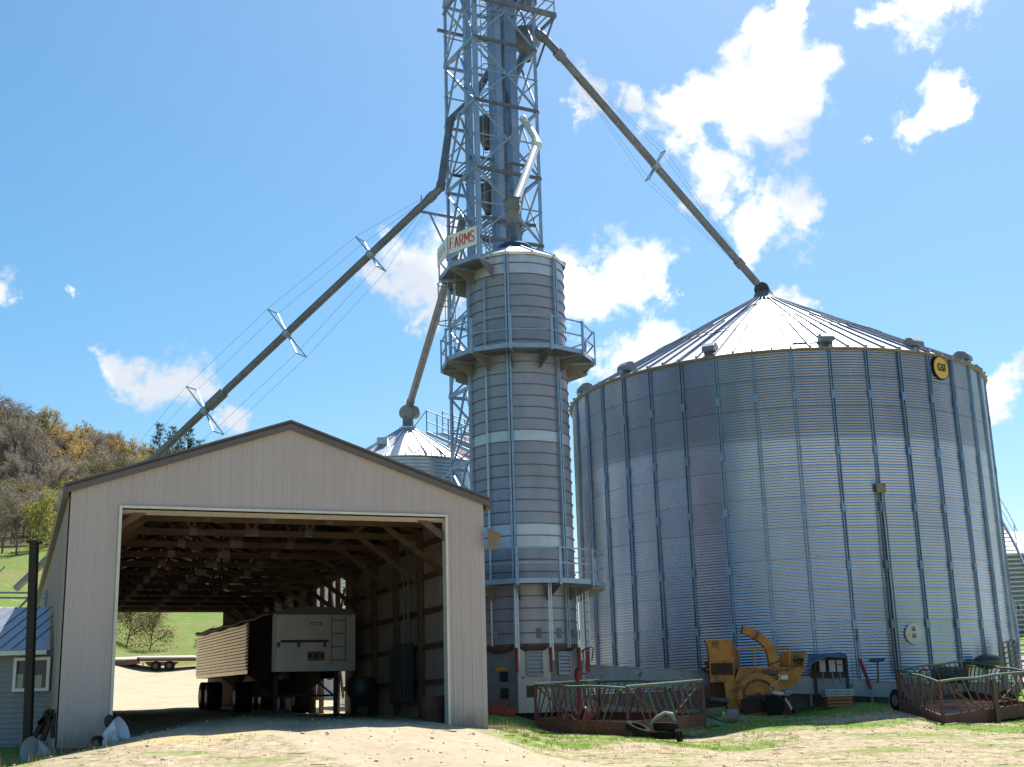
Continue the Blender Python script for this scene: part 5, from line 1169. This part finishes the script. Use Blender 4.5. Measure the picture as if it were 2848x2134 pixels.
# far white building at right
fs=empty('far_barn',Vector((36,92,4)),'long white metal barn far behind the big bin at the right edge','barn')
q=MB(); zz=[U(2848,1543,90).z,4.0]; x0,x1=U(2700,1543,90).x,60
n=60
for k in range(n): a=x0+(x1-x0)*k/n;b=x0+(x1-x0)*(k+1)/n; q.quad((a,90,3),(b,90,3),(b,90,zz[0]),(a,90,zz[0])); 
q.build('wall',mat('barn_wall_grey',(.20,.22,.24),(.17,.19,.20),rough=.6),fs,recalc=False)
q=MB(); zr2=U(2848,1481,95).z; q.plate([(x0-.4,89.6,zz[0]),(x1,89.6,zz[0]),(x1,96,zr2+.1),(x0-.4,96,zr2+.1)],UPZ*.1); q.plate([(x0-.4,96,zr2+.1),(x1,96,zr2+.1),(x1,103,zz[0]),(x0-.4,103,zz[0])],UPZ*.1)
q.build('roof',mat('white_barn_roof',(.78,.78,.78),(.70,.70,.71),rough=.45,stretch=(3,.2,1)),fs)
for px in(2820,2832):
    q=MB(); c=U(px,1690,89.95); q.box(c,(.28,.08,.62)); q.build('window',CHARC,fs)
q=MB(); 
for px in(2815,2826,2838): c=U(px,1690,89.9); q.box(c,(.05,.06,.8))
for py in(1677,1703): c=U(2826,py,89.9); q.box(c,(.7,.06,.05))
q.build('window_frame',WHITE,fs)
# rail fence far right
rf_=empty('rail_fence',onG(2830,60),'rusty pipe rail fence behind the pallet at the right edge','fence')
for px in(2790,2845): p=onG(px,58); q=MB(); q.bar(p,p+UPZ*1.5,.09); q.build('post',RUST,rf_)
for h in(.35,.7,1.05,1.4): q=MB(); q.bar(onG(2785,58,h),onG(2900,58,h),.06); q.build('rail',RUST,rf_)
# ------------------------------------------------------------------ left side: little house, pole, gate rails
hs_=empty('side_shack',Vector((-12.6,30.5,-.5)),'small grey sided shack with blue metal roof and white framed window beside the shed','shack')
wz=U(120,1815,30).z; xr=U(142,1815,30).x; xl=-20
q=MB(); 
zz=-1.2; k=0
while zz<wz: q.quad((xl,30,zz),(xr+.6,30,zz),(xr+.6,30.025,zz+.115),(xl,30.025,zz+.115)); q.quad((xl,30.025,zz+.115),(xr+.6,30.025,zz+.115),(xr+.6,30,zz+.115),(xl,30,zz+.115)); zz+=.115
q.build('siding',SIDING,hs_,recalc=False)
rz=U(60,1694,33).z
q=MB(); q.plate([(xl,29.75,wz+.03),(xr+.05,29.75,wz+.03),(U(135,1694,33).x,33,rz),(xl,33,rz)],UPZ*.04)
k=xl
while k<xr-.3:
    f0=Vector((k,29.75,wz+.075)); f1=Vector((k+(U(135,1694,33).x-xr)*0-.0,33,rz+.045)); q.bar(f0,f1,.035,.03); k+=.3
q.build('roof',mat('shack_roof_steel',(.27,.29,.33),(.22,.24,.28),rough=.4,metal=.2),hs_)
q=MB(); q.box(((xl+xr)/2,29.72,wz-.01),(xr-xl,.04,.10)); q.build('fascia',WHITE,hs_)
def S_(zx,zy,Y=29.93): return U(zx/2.257,1400+zy/2.257,Y)
wi=MB(); p0,p1=S_(100,980),S_(298,1168); cx_,cz_=(p0.x+p1.x)/2,(p0.z+p1.z)/2; ww,hh=abs(p1.x-p0.x),abs(p0.z-p1.z)
for s in(-1,1): wi.box((cx_+s*ww/2,29.93,cz_),(.07,.07,hh+.07)); wi.box((cx_,29.93,cz_+s*hh/2),(ww-.071,.07,.07))
wi.box((cx_,29.93,cz_),(.06,.06,hh-.071)); wf=wi.build('window_frame',WHITE,hs_)
q=MB(); q.box((cx_,29.965,cz_),(ww,.01,hh)); q.build('pane',CHARC,wf)
q=MB(); q.box((cx_+.13,29.955,cz_-.18),(.2,.008,hh*.45)); q.build('painted_reflection',mat('window_reflection_a',(.36,.37,.33),rough=.3),wf); q=MB(); q.box((cx_-.32,29.955,cz_-.16),(.24,.008,hh*.5)); q.build('painted_reflection',mat('window_reflection',(.36,.37,.33),rough=.3),wf)  # pale plates before the glass stand in for reflections
pl=MB(); a=S_(215,250,28.3); b=Vector((S_(180,1440,28.3).x,28.3,-.75)); pl.bar(b,a,.16,.16,up=(1,0,0)); pl.box(a+UPZ*.02,(.26,.26,.05)); tag(pl.build('steel_column',mat('dark_rust_column',(.035,.022,.018),(.022,.014,.012),rough=.7)),'dark rusty square steel column with a small top plate left of the shed','column')
gt=empty('pipe_gate',Vector((-18,40,0)),'grey pipe gate rails above the shack roof left of the steel column','gate')
q=MB()
for zy in(560,592): q.bar(S_(-120,zy,36),S_(300,zy+4,36),.05)
q.bar(S_(175,600,36),S_(110,668,36),.05); q.bar(S_(-60,545,36),S_(-60,545,36)-UPZ*4,.06); q.bar(S_(290,545,36),S_(290,545,36)-UPZ*4,.06); q.build('rails',mat('gate_grey',(.28,.33,.34),rough=.5,metal=.3),gt)
q=MB(); a=U(25,1590,60);b=U(-60,1660,60); q.bar(U(15,1575,70),U(-30,1620,70),.06); tag(q.build('stray_pipe',GALVD),'thin grey pipe slanting down at the far left edge above the meadow','pipe')
# things at the foot of the shed's left wall: from zoom of (0,1850,500,2134), scale 4.424
def V_(zx,zy,Y): return U(zx/4.424,1850+zy/4.424,Y)
PL=mat('pale_blue_plastic',(.42,.46,.52),(.34,.38,.44),rough=.45); PW=mat('white_plastic',(.66,.70,.78),(.55,.59,.66),rough=.45)
def cone(a,b,r0,r1,m,name,label,cat,grp=None,n=28):
    q=MB(); a=Vector(a);b=Vector(b); x,y,d=rot_to(b-a); i0=0
    for (c,r) in((a,r0),(b,r1),(b,r1-.015),(a,r0-.015)):
        for k in range(n): t=2*math.pi*k/n; q.v.append(tuple(c+(x*math.cos(t)+y*math.sin(t))*max(r,.01)))
    for j in range(3):
        for k in range(n): q.f.append((j*n+k,j*n+(k+1)%n,(j+1)*n+(k+1)%n,(j+1)*n+k))
    o=q.build(name,m,smooth=True); return tag(o,label,cat,grp)
cone(V_(385,1030,25.2)+Vector((-.0,-.1,0)),V_(520,1060,25.4)+Vector((.05,.1,-.05)),.235,.09,PL,'plastic_funnel','pale blue grey plastic funnel lying in the weeds left of the shed','funnel','plastic funnels by the shed wall')
cone(V_(1440,790,26.0)+Vector((.12,-.05,.0)),V_(1330,860,26.0)+Vector((-.05,0,-.05)),.27,.10,PW,'plastic_funnel','white plastic funnel tipped up against the left door jamb','funnel','plastic funnels by the shed wall')
cone(V_(1330,900,25.7),V_(1440,930,25.8)+Vector((.05,.1,-.1)),.17,.07,PW,'plastic_funnel','smaller white plastic funnel lying below the tipped white one','funnel','plastic funnels by the shed wall')
q=MB(); c=V_(1195,950,25.9); q.tube(c+Vector((0,-.06,0)),c+Vector((0,.06,0)),.125,n=20); w_=q.build('spare_tyre',BLACK,smooth=True); tag(w_,'small black spare wheel leaning against the shed wall beside the white funnels','wheel')
q=MB(); q.tube(c+Vector((0,-.07,0)),c+Vector((0,-.065,0)),.04,n=12); q.build('hub',GALVD,w_)
q=MB(); c=V_(1340,690,26.1); q.ball(c,.11,sc=(.9,.6,1.2)); tag(q.build('black_bag',DARKM,smooth=True),'black bag hanging on the left door jamb above the white funnel','bag')
q=MB(); q.path([V_(740,1150,24.6),V_(1000,1110,25),V_(1130,1060,25.2),V_(1380,1000,25.6),V_(1550,955,26),V_(1700,910,26.6),V_(1820,825,27.4)],.03,n=8); tag(q.build('grey_hose',mat('hose_grey',(.30,.31,.32),(.2,.21,.22),rough=.4),smooth=True),'grey plastic hose lying in the grass at the driveway edge','hose')
q=MB(); q.bar(V_(1120,1045,25.1),V_(1400,1000,25.4),.09,.02); q.bar(V_(1130,1070,25.0),V_(1330,1045,25.2),.06,.02); tag(q.build('metal_offcut',GALVD),'flat grey metal offcut on the grass beside the hose','metal strip')
dbm=empty('junk_chair_frame',V_(500,900,26.6),'dark rusty junk frame leaning between shack and shed corner','junk')
q=MB(); 
for a,b in(((420,900),(590,560)),((590,560),(660,580)),((655,590),(655,900)),((520,930),(640,620)),((470,720),(600,640))): q.bar(V_(*a,26.5),V_(*b,26.5),.09)
q.plate([V_(520,680,26.6),V_(610,570,26.6),V_(640,600,26.6),V_(560,840,26.6),V_(450,860,26.6)],Vector((0,.1,0))); q.build('frame',mat('dark_rust',(.045,.028,.022),(.025,.018,.014),rough=.9),dbm)
q=MB(); c=onG(1378,33.2); q.box(c+Vector((0,0,.03)),(.62,.2,.07)); tag(q.build('plank_end',mat('pale_plank',(.50,.42,.28),(.38,.3,.2),rough=.8)),'short pale plank lying in the grass right of the shed corner','plank')
q=MB(); p=onG(1385,39.5); q.box(p+UPZ*.2,(.55,.4,.42)); q.box(p+Vector((.35,.0,.12)),(.3,.35,.28)); tag(q.build('red_tub',RED,bevel=.03),'red plastic tub at the foot of the dryer beside the shed corner','tub')
q=MB(); p=U(1606,1870,41.2); q.lathe((p.x,p.y,p.z-.22),[(.0,0),(.11,0),(.12,.12),(.10,.26),(.04,.34),(0,.36)],n=16); q.tube(Vector((p.x,p.y,H(p.x,p.y))),Vector((p.x,p.y,p.z-.2)),.04); q.bar(p+Vector((.05,0,-.05)),p+Vector((.3,0,-.05)),.05); tag(q.build('red_valve',RED,smooth=True),'red gas valve regulator on a pipe right of the dryer base','valve')
q=MB(); q.path([U(1617,1814,41),U(1630,1804,41),U(1645,1799,41),U(1650,1806,41),U(1646,1840,41)],.02,n=6); tag(q.build('black_cable',DARKM,smooth=True),'looped black cable between the dryer ladder and the big bin','cable')
for px,Y,sx,lab,m in((1560,40.9,.22,'small red gear housing behind the front feeder bars',RED),(1625,41.2,.18,'second small red gear housing right of the first behind the feeder bars',RED)):
    p=onG(px,Y); q=MB(); q.lathe((p.x,p.y,p.z),[(.14,0),(.16,.3),(.12,.5),(.05,.6),(0,.62)],n=12); tag(q.build('gear_housing',m,smooth=True),lab,'gear housing')
# blue pipe bits at shed corner
# ------------------------------------------------------------------ flatbed trailer
fbt=empty('flatbed_trailer',onG(430,99),'low red brown tandem flatbed trailer parked on the gravel lot beyond the shed','trailer')
FBR=mat('flatbed_brown',(.16,.07,.06),(.10,.045,.04),rough=.7); DK=mat('flatbed_deck',(.62,.52,.50),(.5,.42,.38),rough=.8)
def Z_(zx,zy,Y=99): return U(300+zx/3.687,1750+zy/3.687,Y)
q=MB(); q.box8([Z_(x,y,Y)for Y in(99,101.4) for x,y in((300,330),(1500,325),(1500,290),(300,300))]); q.box8([Z_(x,y,Y) for Y in(99,101.4) for x,y in((100,380),(330,355),(320,310),(70,320))]); q.build('frame',FBR,fbt)
q=MB(); q.plate([Z_(300,290),Z_(1500,282),Z_(1500,268,101.4),Z_(310,280,101.4)],UPZ*.03); q.plate([Z_(65,312),Z_(330,305),Z_(310,285,101.4),Z_(65,295,101.4)],UPZ*.03); q.build('deck',DK,fbt)
for zx in(492,632):
    p=Z_(zx,380,99.2); w9=wheel(Vector((p.x,p.y,H(p.x,99.2)+.36)),(0,1,0),.38,.25,fbt)
    for ch in w9.children: ch.data.materials[0]=FBR
q=MB(); q.bar(Z_(360,350),Z_(362,400),.08); q.box8([Z_(x,y,Y)for Y in(99.2,101) for x,y in((410,380),(690,370),(730,335),(380,335))]); q.build('axle_mount',FBR,fbt)
# ------------------------------------------------------------------ vegetation
def leafmat(name,cols,rough=.8):
    m=bpy.data.materials.new(name); m.use_nodes=True; n=m.node_tree; l=n.links.new; b=n.nodes['Principled BSDF']; b.inputs['Roughness'].default_value=rough; b.inputs['Specular IOR Level'].default_value=.2
    t=n.nodes.new('ShaderNodeTexCoord'); no=n.nodes.new('ShaderNodeTexNoise'); no.inputs['Scale'].default_value=.9; no.inputs['Detail'].default_value=5; l(t.outputs['Object'],no.inputs['Vector'])
    oi=n.nodes.new('ShaderNodeObjectInfo'); a=n.nodes.new('ShaderNodeMath'); a.operation='MULTIPLY_ADD'; l(oi.outputs['Random'],a.inputs[0]); a.inputs[1].default_value=.5; l(no.outputs['Fac'],a.inputs[2])
    s=n.nodes.new('ShaderNodeMath'); s.operation='SUBTRACT'; l(a.outputs[0],s.inputs[0]); s.inputs[1].default_value=.25
    r=n.nodes.new('ShaderNodeValToRGB'); e=r.color_ramp.elements
    while len(e)<len(cols): e.new(.5)
    for i,(x,c) in enumerate(zip(e,cols)): x.position=.25+.5*i/(len(cols)-1); x.color=(*c,1)
    l(s.outputs[0],r.inputs[0]); l(r.outputs[0],b.inputs['Base Color'])
    tr_=n.nodes.new('ShaderNodeBsdfTranslucent'); l(r.outputs[0],tr_.inputs['Color']); mx_=n.nodes.new('ShaderNodeMixShader'); mx_.inputs[0].default_value=.5
    l(b.outputs[0],mx_.inputs[1]); l(tr_.outputs[0],mx_.inputs[2]); l(mx_.outputs[0],n.nodes['Material Output'].inputs['Surface']); return m
BARK=mat('grey_bark',(.20,.165,.135),(.12,.10,.08),rough=.9,scale=4,stretch=(3,3,.5))
def grow(rn,h,spread,levels,m,tips,base=Vector((0,0,0)),lean=.0,minr=.02):
    def br(p,d,L_,r,lv):
        n=3 if lv>1 else 2; pts=[p]; dd=d
        for i in range(n):
            dd=(dd+Vector((rn.gauss(0,.16),rn.gauss(0,.16),rn.gauss(0.05,.1)))).normalized(); pts.append(pts[-1]+dd*L_/n)
        rs=[max(minr,r*(1-.45*i/n)) for i in range(n+1)]
        m.path(pts,r,n=5 if lv>=levels-1 else 3,rs=rs)
        if lv<=1:
            for p_ in pts[1:]: tips.append(p_)
        if lv==0: return
        k=rn.randint(3,4) if lv<levels else rn.randint(6,8)
        for i in range(k):
            f=.35+.65*(i+rn.random())/k if lv<levels else .25+.75*(i+rn.random())/k
            j=min(n-1,int(f*n)); q=pts[j]+(pts[j+1]-pts[j])*(f*n-j)
            a=rn.random()*6.283; o=Vector((math.cos(a),math.sin(a),0)); nd=(dd*.75+o*spread*(1.1-.4*f)+Vector((0,0,.22))).normalized()
            br(q,nd,L_*(.50+.15*rn.random())*(1.15-.35*f),r*.48,lv-1)
    br(base,Vector((lean,0,1)).normalized(),h*.72,h*.017,levels)
def tree_proto(name,seed,h,kind,leafm,nleaf,ls,label,grp,spread=.75,levels=3,lowfill=False):
    rn=random.Random(seed); m=MB(); tips=[]
    grow(rn,h,spread,levels,m,tips,minr=.03)
    e=empty(name,(0,0,0),label,'tree',grp)
    m.build('trunk_and_branches',BARK,e,smooth=True,recalc=False)
    c=MB()
    for i in range(nleaf):
        t_=tips[rn.randrange(len(tips))]; p=t_+Vector((rn.gauss(0,.42),rn.gauss(0,.42),rn.gauss(0,.38)))
        if lowfill and rn.random()<.35: p=Vector((p.x*1.1,p.y*1.1,abs(p.z*rn.random())))
        s_=ls*(.5+rn.random()); d1=Vector((rn.gauss(0,1),rn.gauss(0,1),rn.gauss(0,1))).normalized(); d2=d1.orthogonal().normalized()
        if kind=='twig': c.quad(p-d1*s_*1.7,p+d2*s_*.10,p+d1*s_*1.7,p-d2*s_*.10)
        else: c.quad(p-d1*s_*.6,p+d2*s_*.42,p+d1*s_*.6,p-d2*s_*.42)
    c.build('crown',leafm,e,recalc=False)
    return e
TWG=leafmat('twig_grey_brown',[(.17,.14,.12),(.25,.21,.17),(.33,.28,.22)])
OLV=leafmat('leaf_olive_bud',[(.16,.14,.07),(.26,.23,.10),(.35,.31,.13)])
YGR=leafmat('leaf_yellow_green',[(.18,.19,.05),(.30,.30,.07),(.40,.38,.09)])
ORB=leafmat('leaf_orange_brown',[(.25,.18,.09),(.37,.27,.12),(.46,.36,.15)])
PINEM=leafmat('pine_needles',[(.014,.035,.012),(.028,.06,.02),(.05,.09,.035)])
gp='trees of the hillside wood'
protos=[tree_proto('bare_tree',11,13,'twig',TWG,1700,.40,'tall bare grey tree with fine see-through twigs in the hillside wood',gp,levels=3),
 tree_proto('budding_tree',12,12,'leaf',OLV,3400,.24,'olive budding tree with a thin crown in the hillside wood',gp),
 tree_proto('budding_tree',13,11,'leaf',YGR,3400,.25,'yellow green budding tree in the hillside wood',gp,lowfill=True),
 tree_proto('budding_tree',14,12,'leaf',ORB,3600,.25,'orange brown budding tree in the hillside wood',gp),
 tree_proto('bare_tree',15,12,'twig',TWG,2200,.38,'broad bare brown tree in the hillside wood',gp,spread=1.0)]
def copy_tree(e,loc,rz,sc,label=None,grp=None):
    r=e.copy(); COL.objects.link(r); r.location=loc; r.rotation_euler=(0,0,rz); r.scale=(sc,sc,sc*random.uniform(.9,1.12))
    if label: r['label']=label
    if grp: r['group']=grp
    for ch in list(e.children):
        c=ch.copy(); COL.objects.link(c); c.parent=r
    return r
rn=random.Random(5); spots=[]
Y=186
while Y<302:
    xa,xb=U(-150,1500,Y).x,U(640,1500,Y).x; x=xa+rn.uniform(0,4)
    while x<xb:
        spots.append((x+rn.uniform(-1.5,1.5),Y+rn.uniform(-3,3))); x+=rn.uniform(3.6,5.4)
    Y+=8
used=set()
for i,(x,y) in enumerate(spots):
    px=proj((x,y,H(x,y)+8))[0]
    f=(y-186)/116
    r=rn.random()
    if y>275 and px<160: k=0
    elif px<130: k=rn.choice([0,4,1,1,2,4])
    elif f>.55: k=rn.choice([3,1,1,4,3,4])
    else: k=rn.choice([1,1,4,3,0,2,4])
    sc=rn.uniform(.62,.92)*(1.15 if (y>270 and px<160) else 1)
    if y<196: sc*=.8
    loc=(x,y,H(x,y)-.2)
    if k not in used:
        used.add(k); e=protos[k]; e.location=loc; e.scale=(sc,sc,sc)
    else: copy_tree(protos[k],loc,rn.uniform(0,6.28),sc)
# two big bare trees at the left front of the wood
for px,Y,sc,lab in((20,225,1.35,'tallest bare tree at the left edge in front of the wooded hill'),(88,215,1.2,'dark trunked bare tree rising left of the steel column against the hill')):
    p=onG(px,Y,-.2); copy_tree(protos[0],p,px,sc,lab,'tall bare trees at the left of the wood')
for px,Y,sc,k,lab in((75,172,.72,2,'bright yellow green bush at the meadow edge left of the shed'),(20,170,.75,4,'grey brown bush at the meadow edge by the left border'),(-20,175,.8,1,'olive bush at the far left border of the meadow'),(125,178,.62,4,'low brown bush at the meadow edge close to the shed wall')):
    p=onG(px,Y,-.6); copy_tree(protos[k],p,px,sc,lab,'bushes along the meadow edge')
def pine(seed,h):
    rn=random.Random(seed); e=empty('pine_tree',(0,0,0),'dark green pine tree standing on the ridge above the shed roof','tree','pines on the ridge')
    m=MB(); m.tube((0,0,0),(0,0,h),.2,.03,n=6); m.build('trunk',BARK,e)
    c=MB(); z=h*.2
    while z<h:
        f=1-(z/h); Lb=.5+h*.26*f**.7
        for k in range(6):
            a=rn.random()*6.283; L_=Lb*rn.uniform(.55,1.15); d=Vector((math.cos(a),math.sin(a),.35)); 
            for j in range(int(8+L_*9)):
                t=rn.uniform(.15,1); p=Vector((0,0,z))+d*L_*t+Vector((rn.gauss(0,.16),rn.gauss(0,.16),rn.gauss(.05,.14))); d1=(Vector((d.x,d.y,.8))+Vector((rn.gauss(0,.5),rn.gauss(0,.5),rn.gauss(0,.4)))).normalized(); d2=d1.orthogonal().normalized(); s_=.30; c.quad(p-d1*s_*.5,p+d2*s_*.14,p+d1*s_,p-d2*s_*.14)
        z+=h*.055
    c.build('needles',PINEM,e,recalc=False); return e
pp=[pine(3,11),pine(4,12)]
for i,(px,py,Y,sc) in enumerate(((447,1180,262,1),(482,1186,264,.95),(524,1195,262,1),(505,1205,270,.85),(556,1225,268,.85))):
    top=U(px,py,Y); hh=(11,12)[i%2]*sc; z=top.z-hh; g_=H(top.x,top.y)
    e=pp[i%2] if i<2 else copy_tree(pp[i%2],(0,0,0),i*1.3,sc)
    s_=max(.6,(top.z-g_)/((11,12)[i%2])); e.location=(top.x,top.y,g_-.1); e.scale=(min(s_,1.25),min(s_,1.25),s_)
# bushes behind the shed
bb=[tree_proto('bare_bush',21,3.6,'leaf',leafmat('bush_ochre',[(.16,.12,.06),(.26,.21,.09),(.32,.27,.12)]),5200,.075,'large ochre budding bush on the green slope seen through the shed',None,spread=1.1,lowfill=True)]
bb[0].location=onG(410,110,-.2)
for px,Y,sc,lab in((345,112,1.0,'ochre budding bush half hidden by the left door jamb'),(290,113,.9,'ochre budding bush behind the left door jamb'),(590,118,.35,'small dry brush clump on the green slope right of the large bush'),(545,113,.22,'smallest dry brush clump low on the green slope')):
    copy_tree(bb[0],onG(px,Y,-.15),px,sc,lab)
q=MB(); p=onG(549,112); q.bar(p,p+UPZ*1.3,.09); tag(q.build('fence_post',WOOD),'thin wooden fence post on the green slope seen through the shed','post')
# grass tufts, weeds and stones
GRM=leafmat('grass_blade_green',[(.10,.16,.025),(.20,.29,.045),(.32,.38,.10)]); DRY=leafmat('dry_weed_stalk',[(.26,.20,.12),(.40,.32,.19),(.5,.42,.26)])
rs=np.random.RandomState(9); gi=np.argwhere((grass>.35)&(GY<50)&(GY>20)&(GX>-16)&(GX<22))
def tufts(n,idx,hmin,hmax,w,name,m,label=None,lean=.5):
    q=MB(); ids=idx[rs.randint(0,len(idx),n)]
    for (j,i) in ids:
        x=GX[j,i]+rs.uniform(-.2,.2); y=GY[j,i]+rs.uniform(-.2,.2); z=GZ[j,i]-.02
        for b in range(4):
            a=rs.uniform(0,6.283); h=rs.uniform(hmin,hmax); ca,sa=math.cos(a),math.sin(a); ox,oy=rs.normal(0,.04,2)
            l_=lean*h*rs.uniform(.2,1)
            q.v+=[(x+ox-sa*w,y+oy+ca*w,z),(x+ox+sa*w,y+oy-ca*w,z),(x+ox+ca*l_,y+oy+sa*l_,z+h)]; k=len(q.v); q.f.append((k-3,k-2,k-1))
    o=q.build(name,m,origin=(0,0,0),recalc=False); return tag(o,label,'grass' if 'grass' in name else 'weeds',None,'stuff')
tufts(7000,gi,.03,.10,.008,'grass_blades',GRM,'short green grass tufts around the feeders and bin')
allg=np.argwhere((drive<.4)&(GY<44)&(GY>18)&(GX>-16)&(GX<22)); tufts(2600,allg,.03,.09,.007,'dry_grass',DRY,'dry straw coloured grass stubble on the yard')
wd=np.argwhere((np.hypot((GX+10.0)/2.6,(GY-24.6)/1.6)<1)|(np.hypot((GX+.2)/.5,(GY-33)/1.5)<1)); tufts(200,wd,.12,.36,.005,'dry_weeds',DRY,'dry weed stalks by the shed corners',lean=.35)
q=MB(); sg=np.argwhere((GY<40)&(GY>17)&(GX>-12)&(GX<20))
for (j,i) in sg[rs.randint(0,len(sg),2600)]:
    r=rs.uniform(.008,.022)*(1+1.0*(rs.rand()>.96)); x,y=GX[j,i]+rs.uniform(-.2,.2),GY[j,i]+rs.uniform(-.2,.2)
    q.ball((x,y,GZ[j,i]+r*.2),r,n=6,m=4,sc=(rs.uniform(.8,1.6),rs.uniform(.8,1.4),rs.uniform(.5,.8)))
tag(q.build('loose_stones',mat('pale_stone',(.68,.60,.50),(.48,.41,.33),rough=.9,scale=30),origin=(0,0,0),recalc=False),'small pale stones scattered over the yard','stones',None,'stuff')
q=MB()
for (j,i) in allg[rs.randint(0,len(allg),260)]:
    a=rs.uniform(0,6.28); l_=rs.uniform(.06,.22); x,y=GX[j,i],GY[j,i]; d=Vector((math.cos(a),math.sin(a),0)); p=Vector((x,y,GZ[j,i]+.02)); q.bar(p-d*l_,p+d*l_,.018,.012)
tag(q.build('straw_litter',DRY,origin=(0,0,0)),'twigs and corn stalk bits littering the yard','litter',None,'stuff')
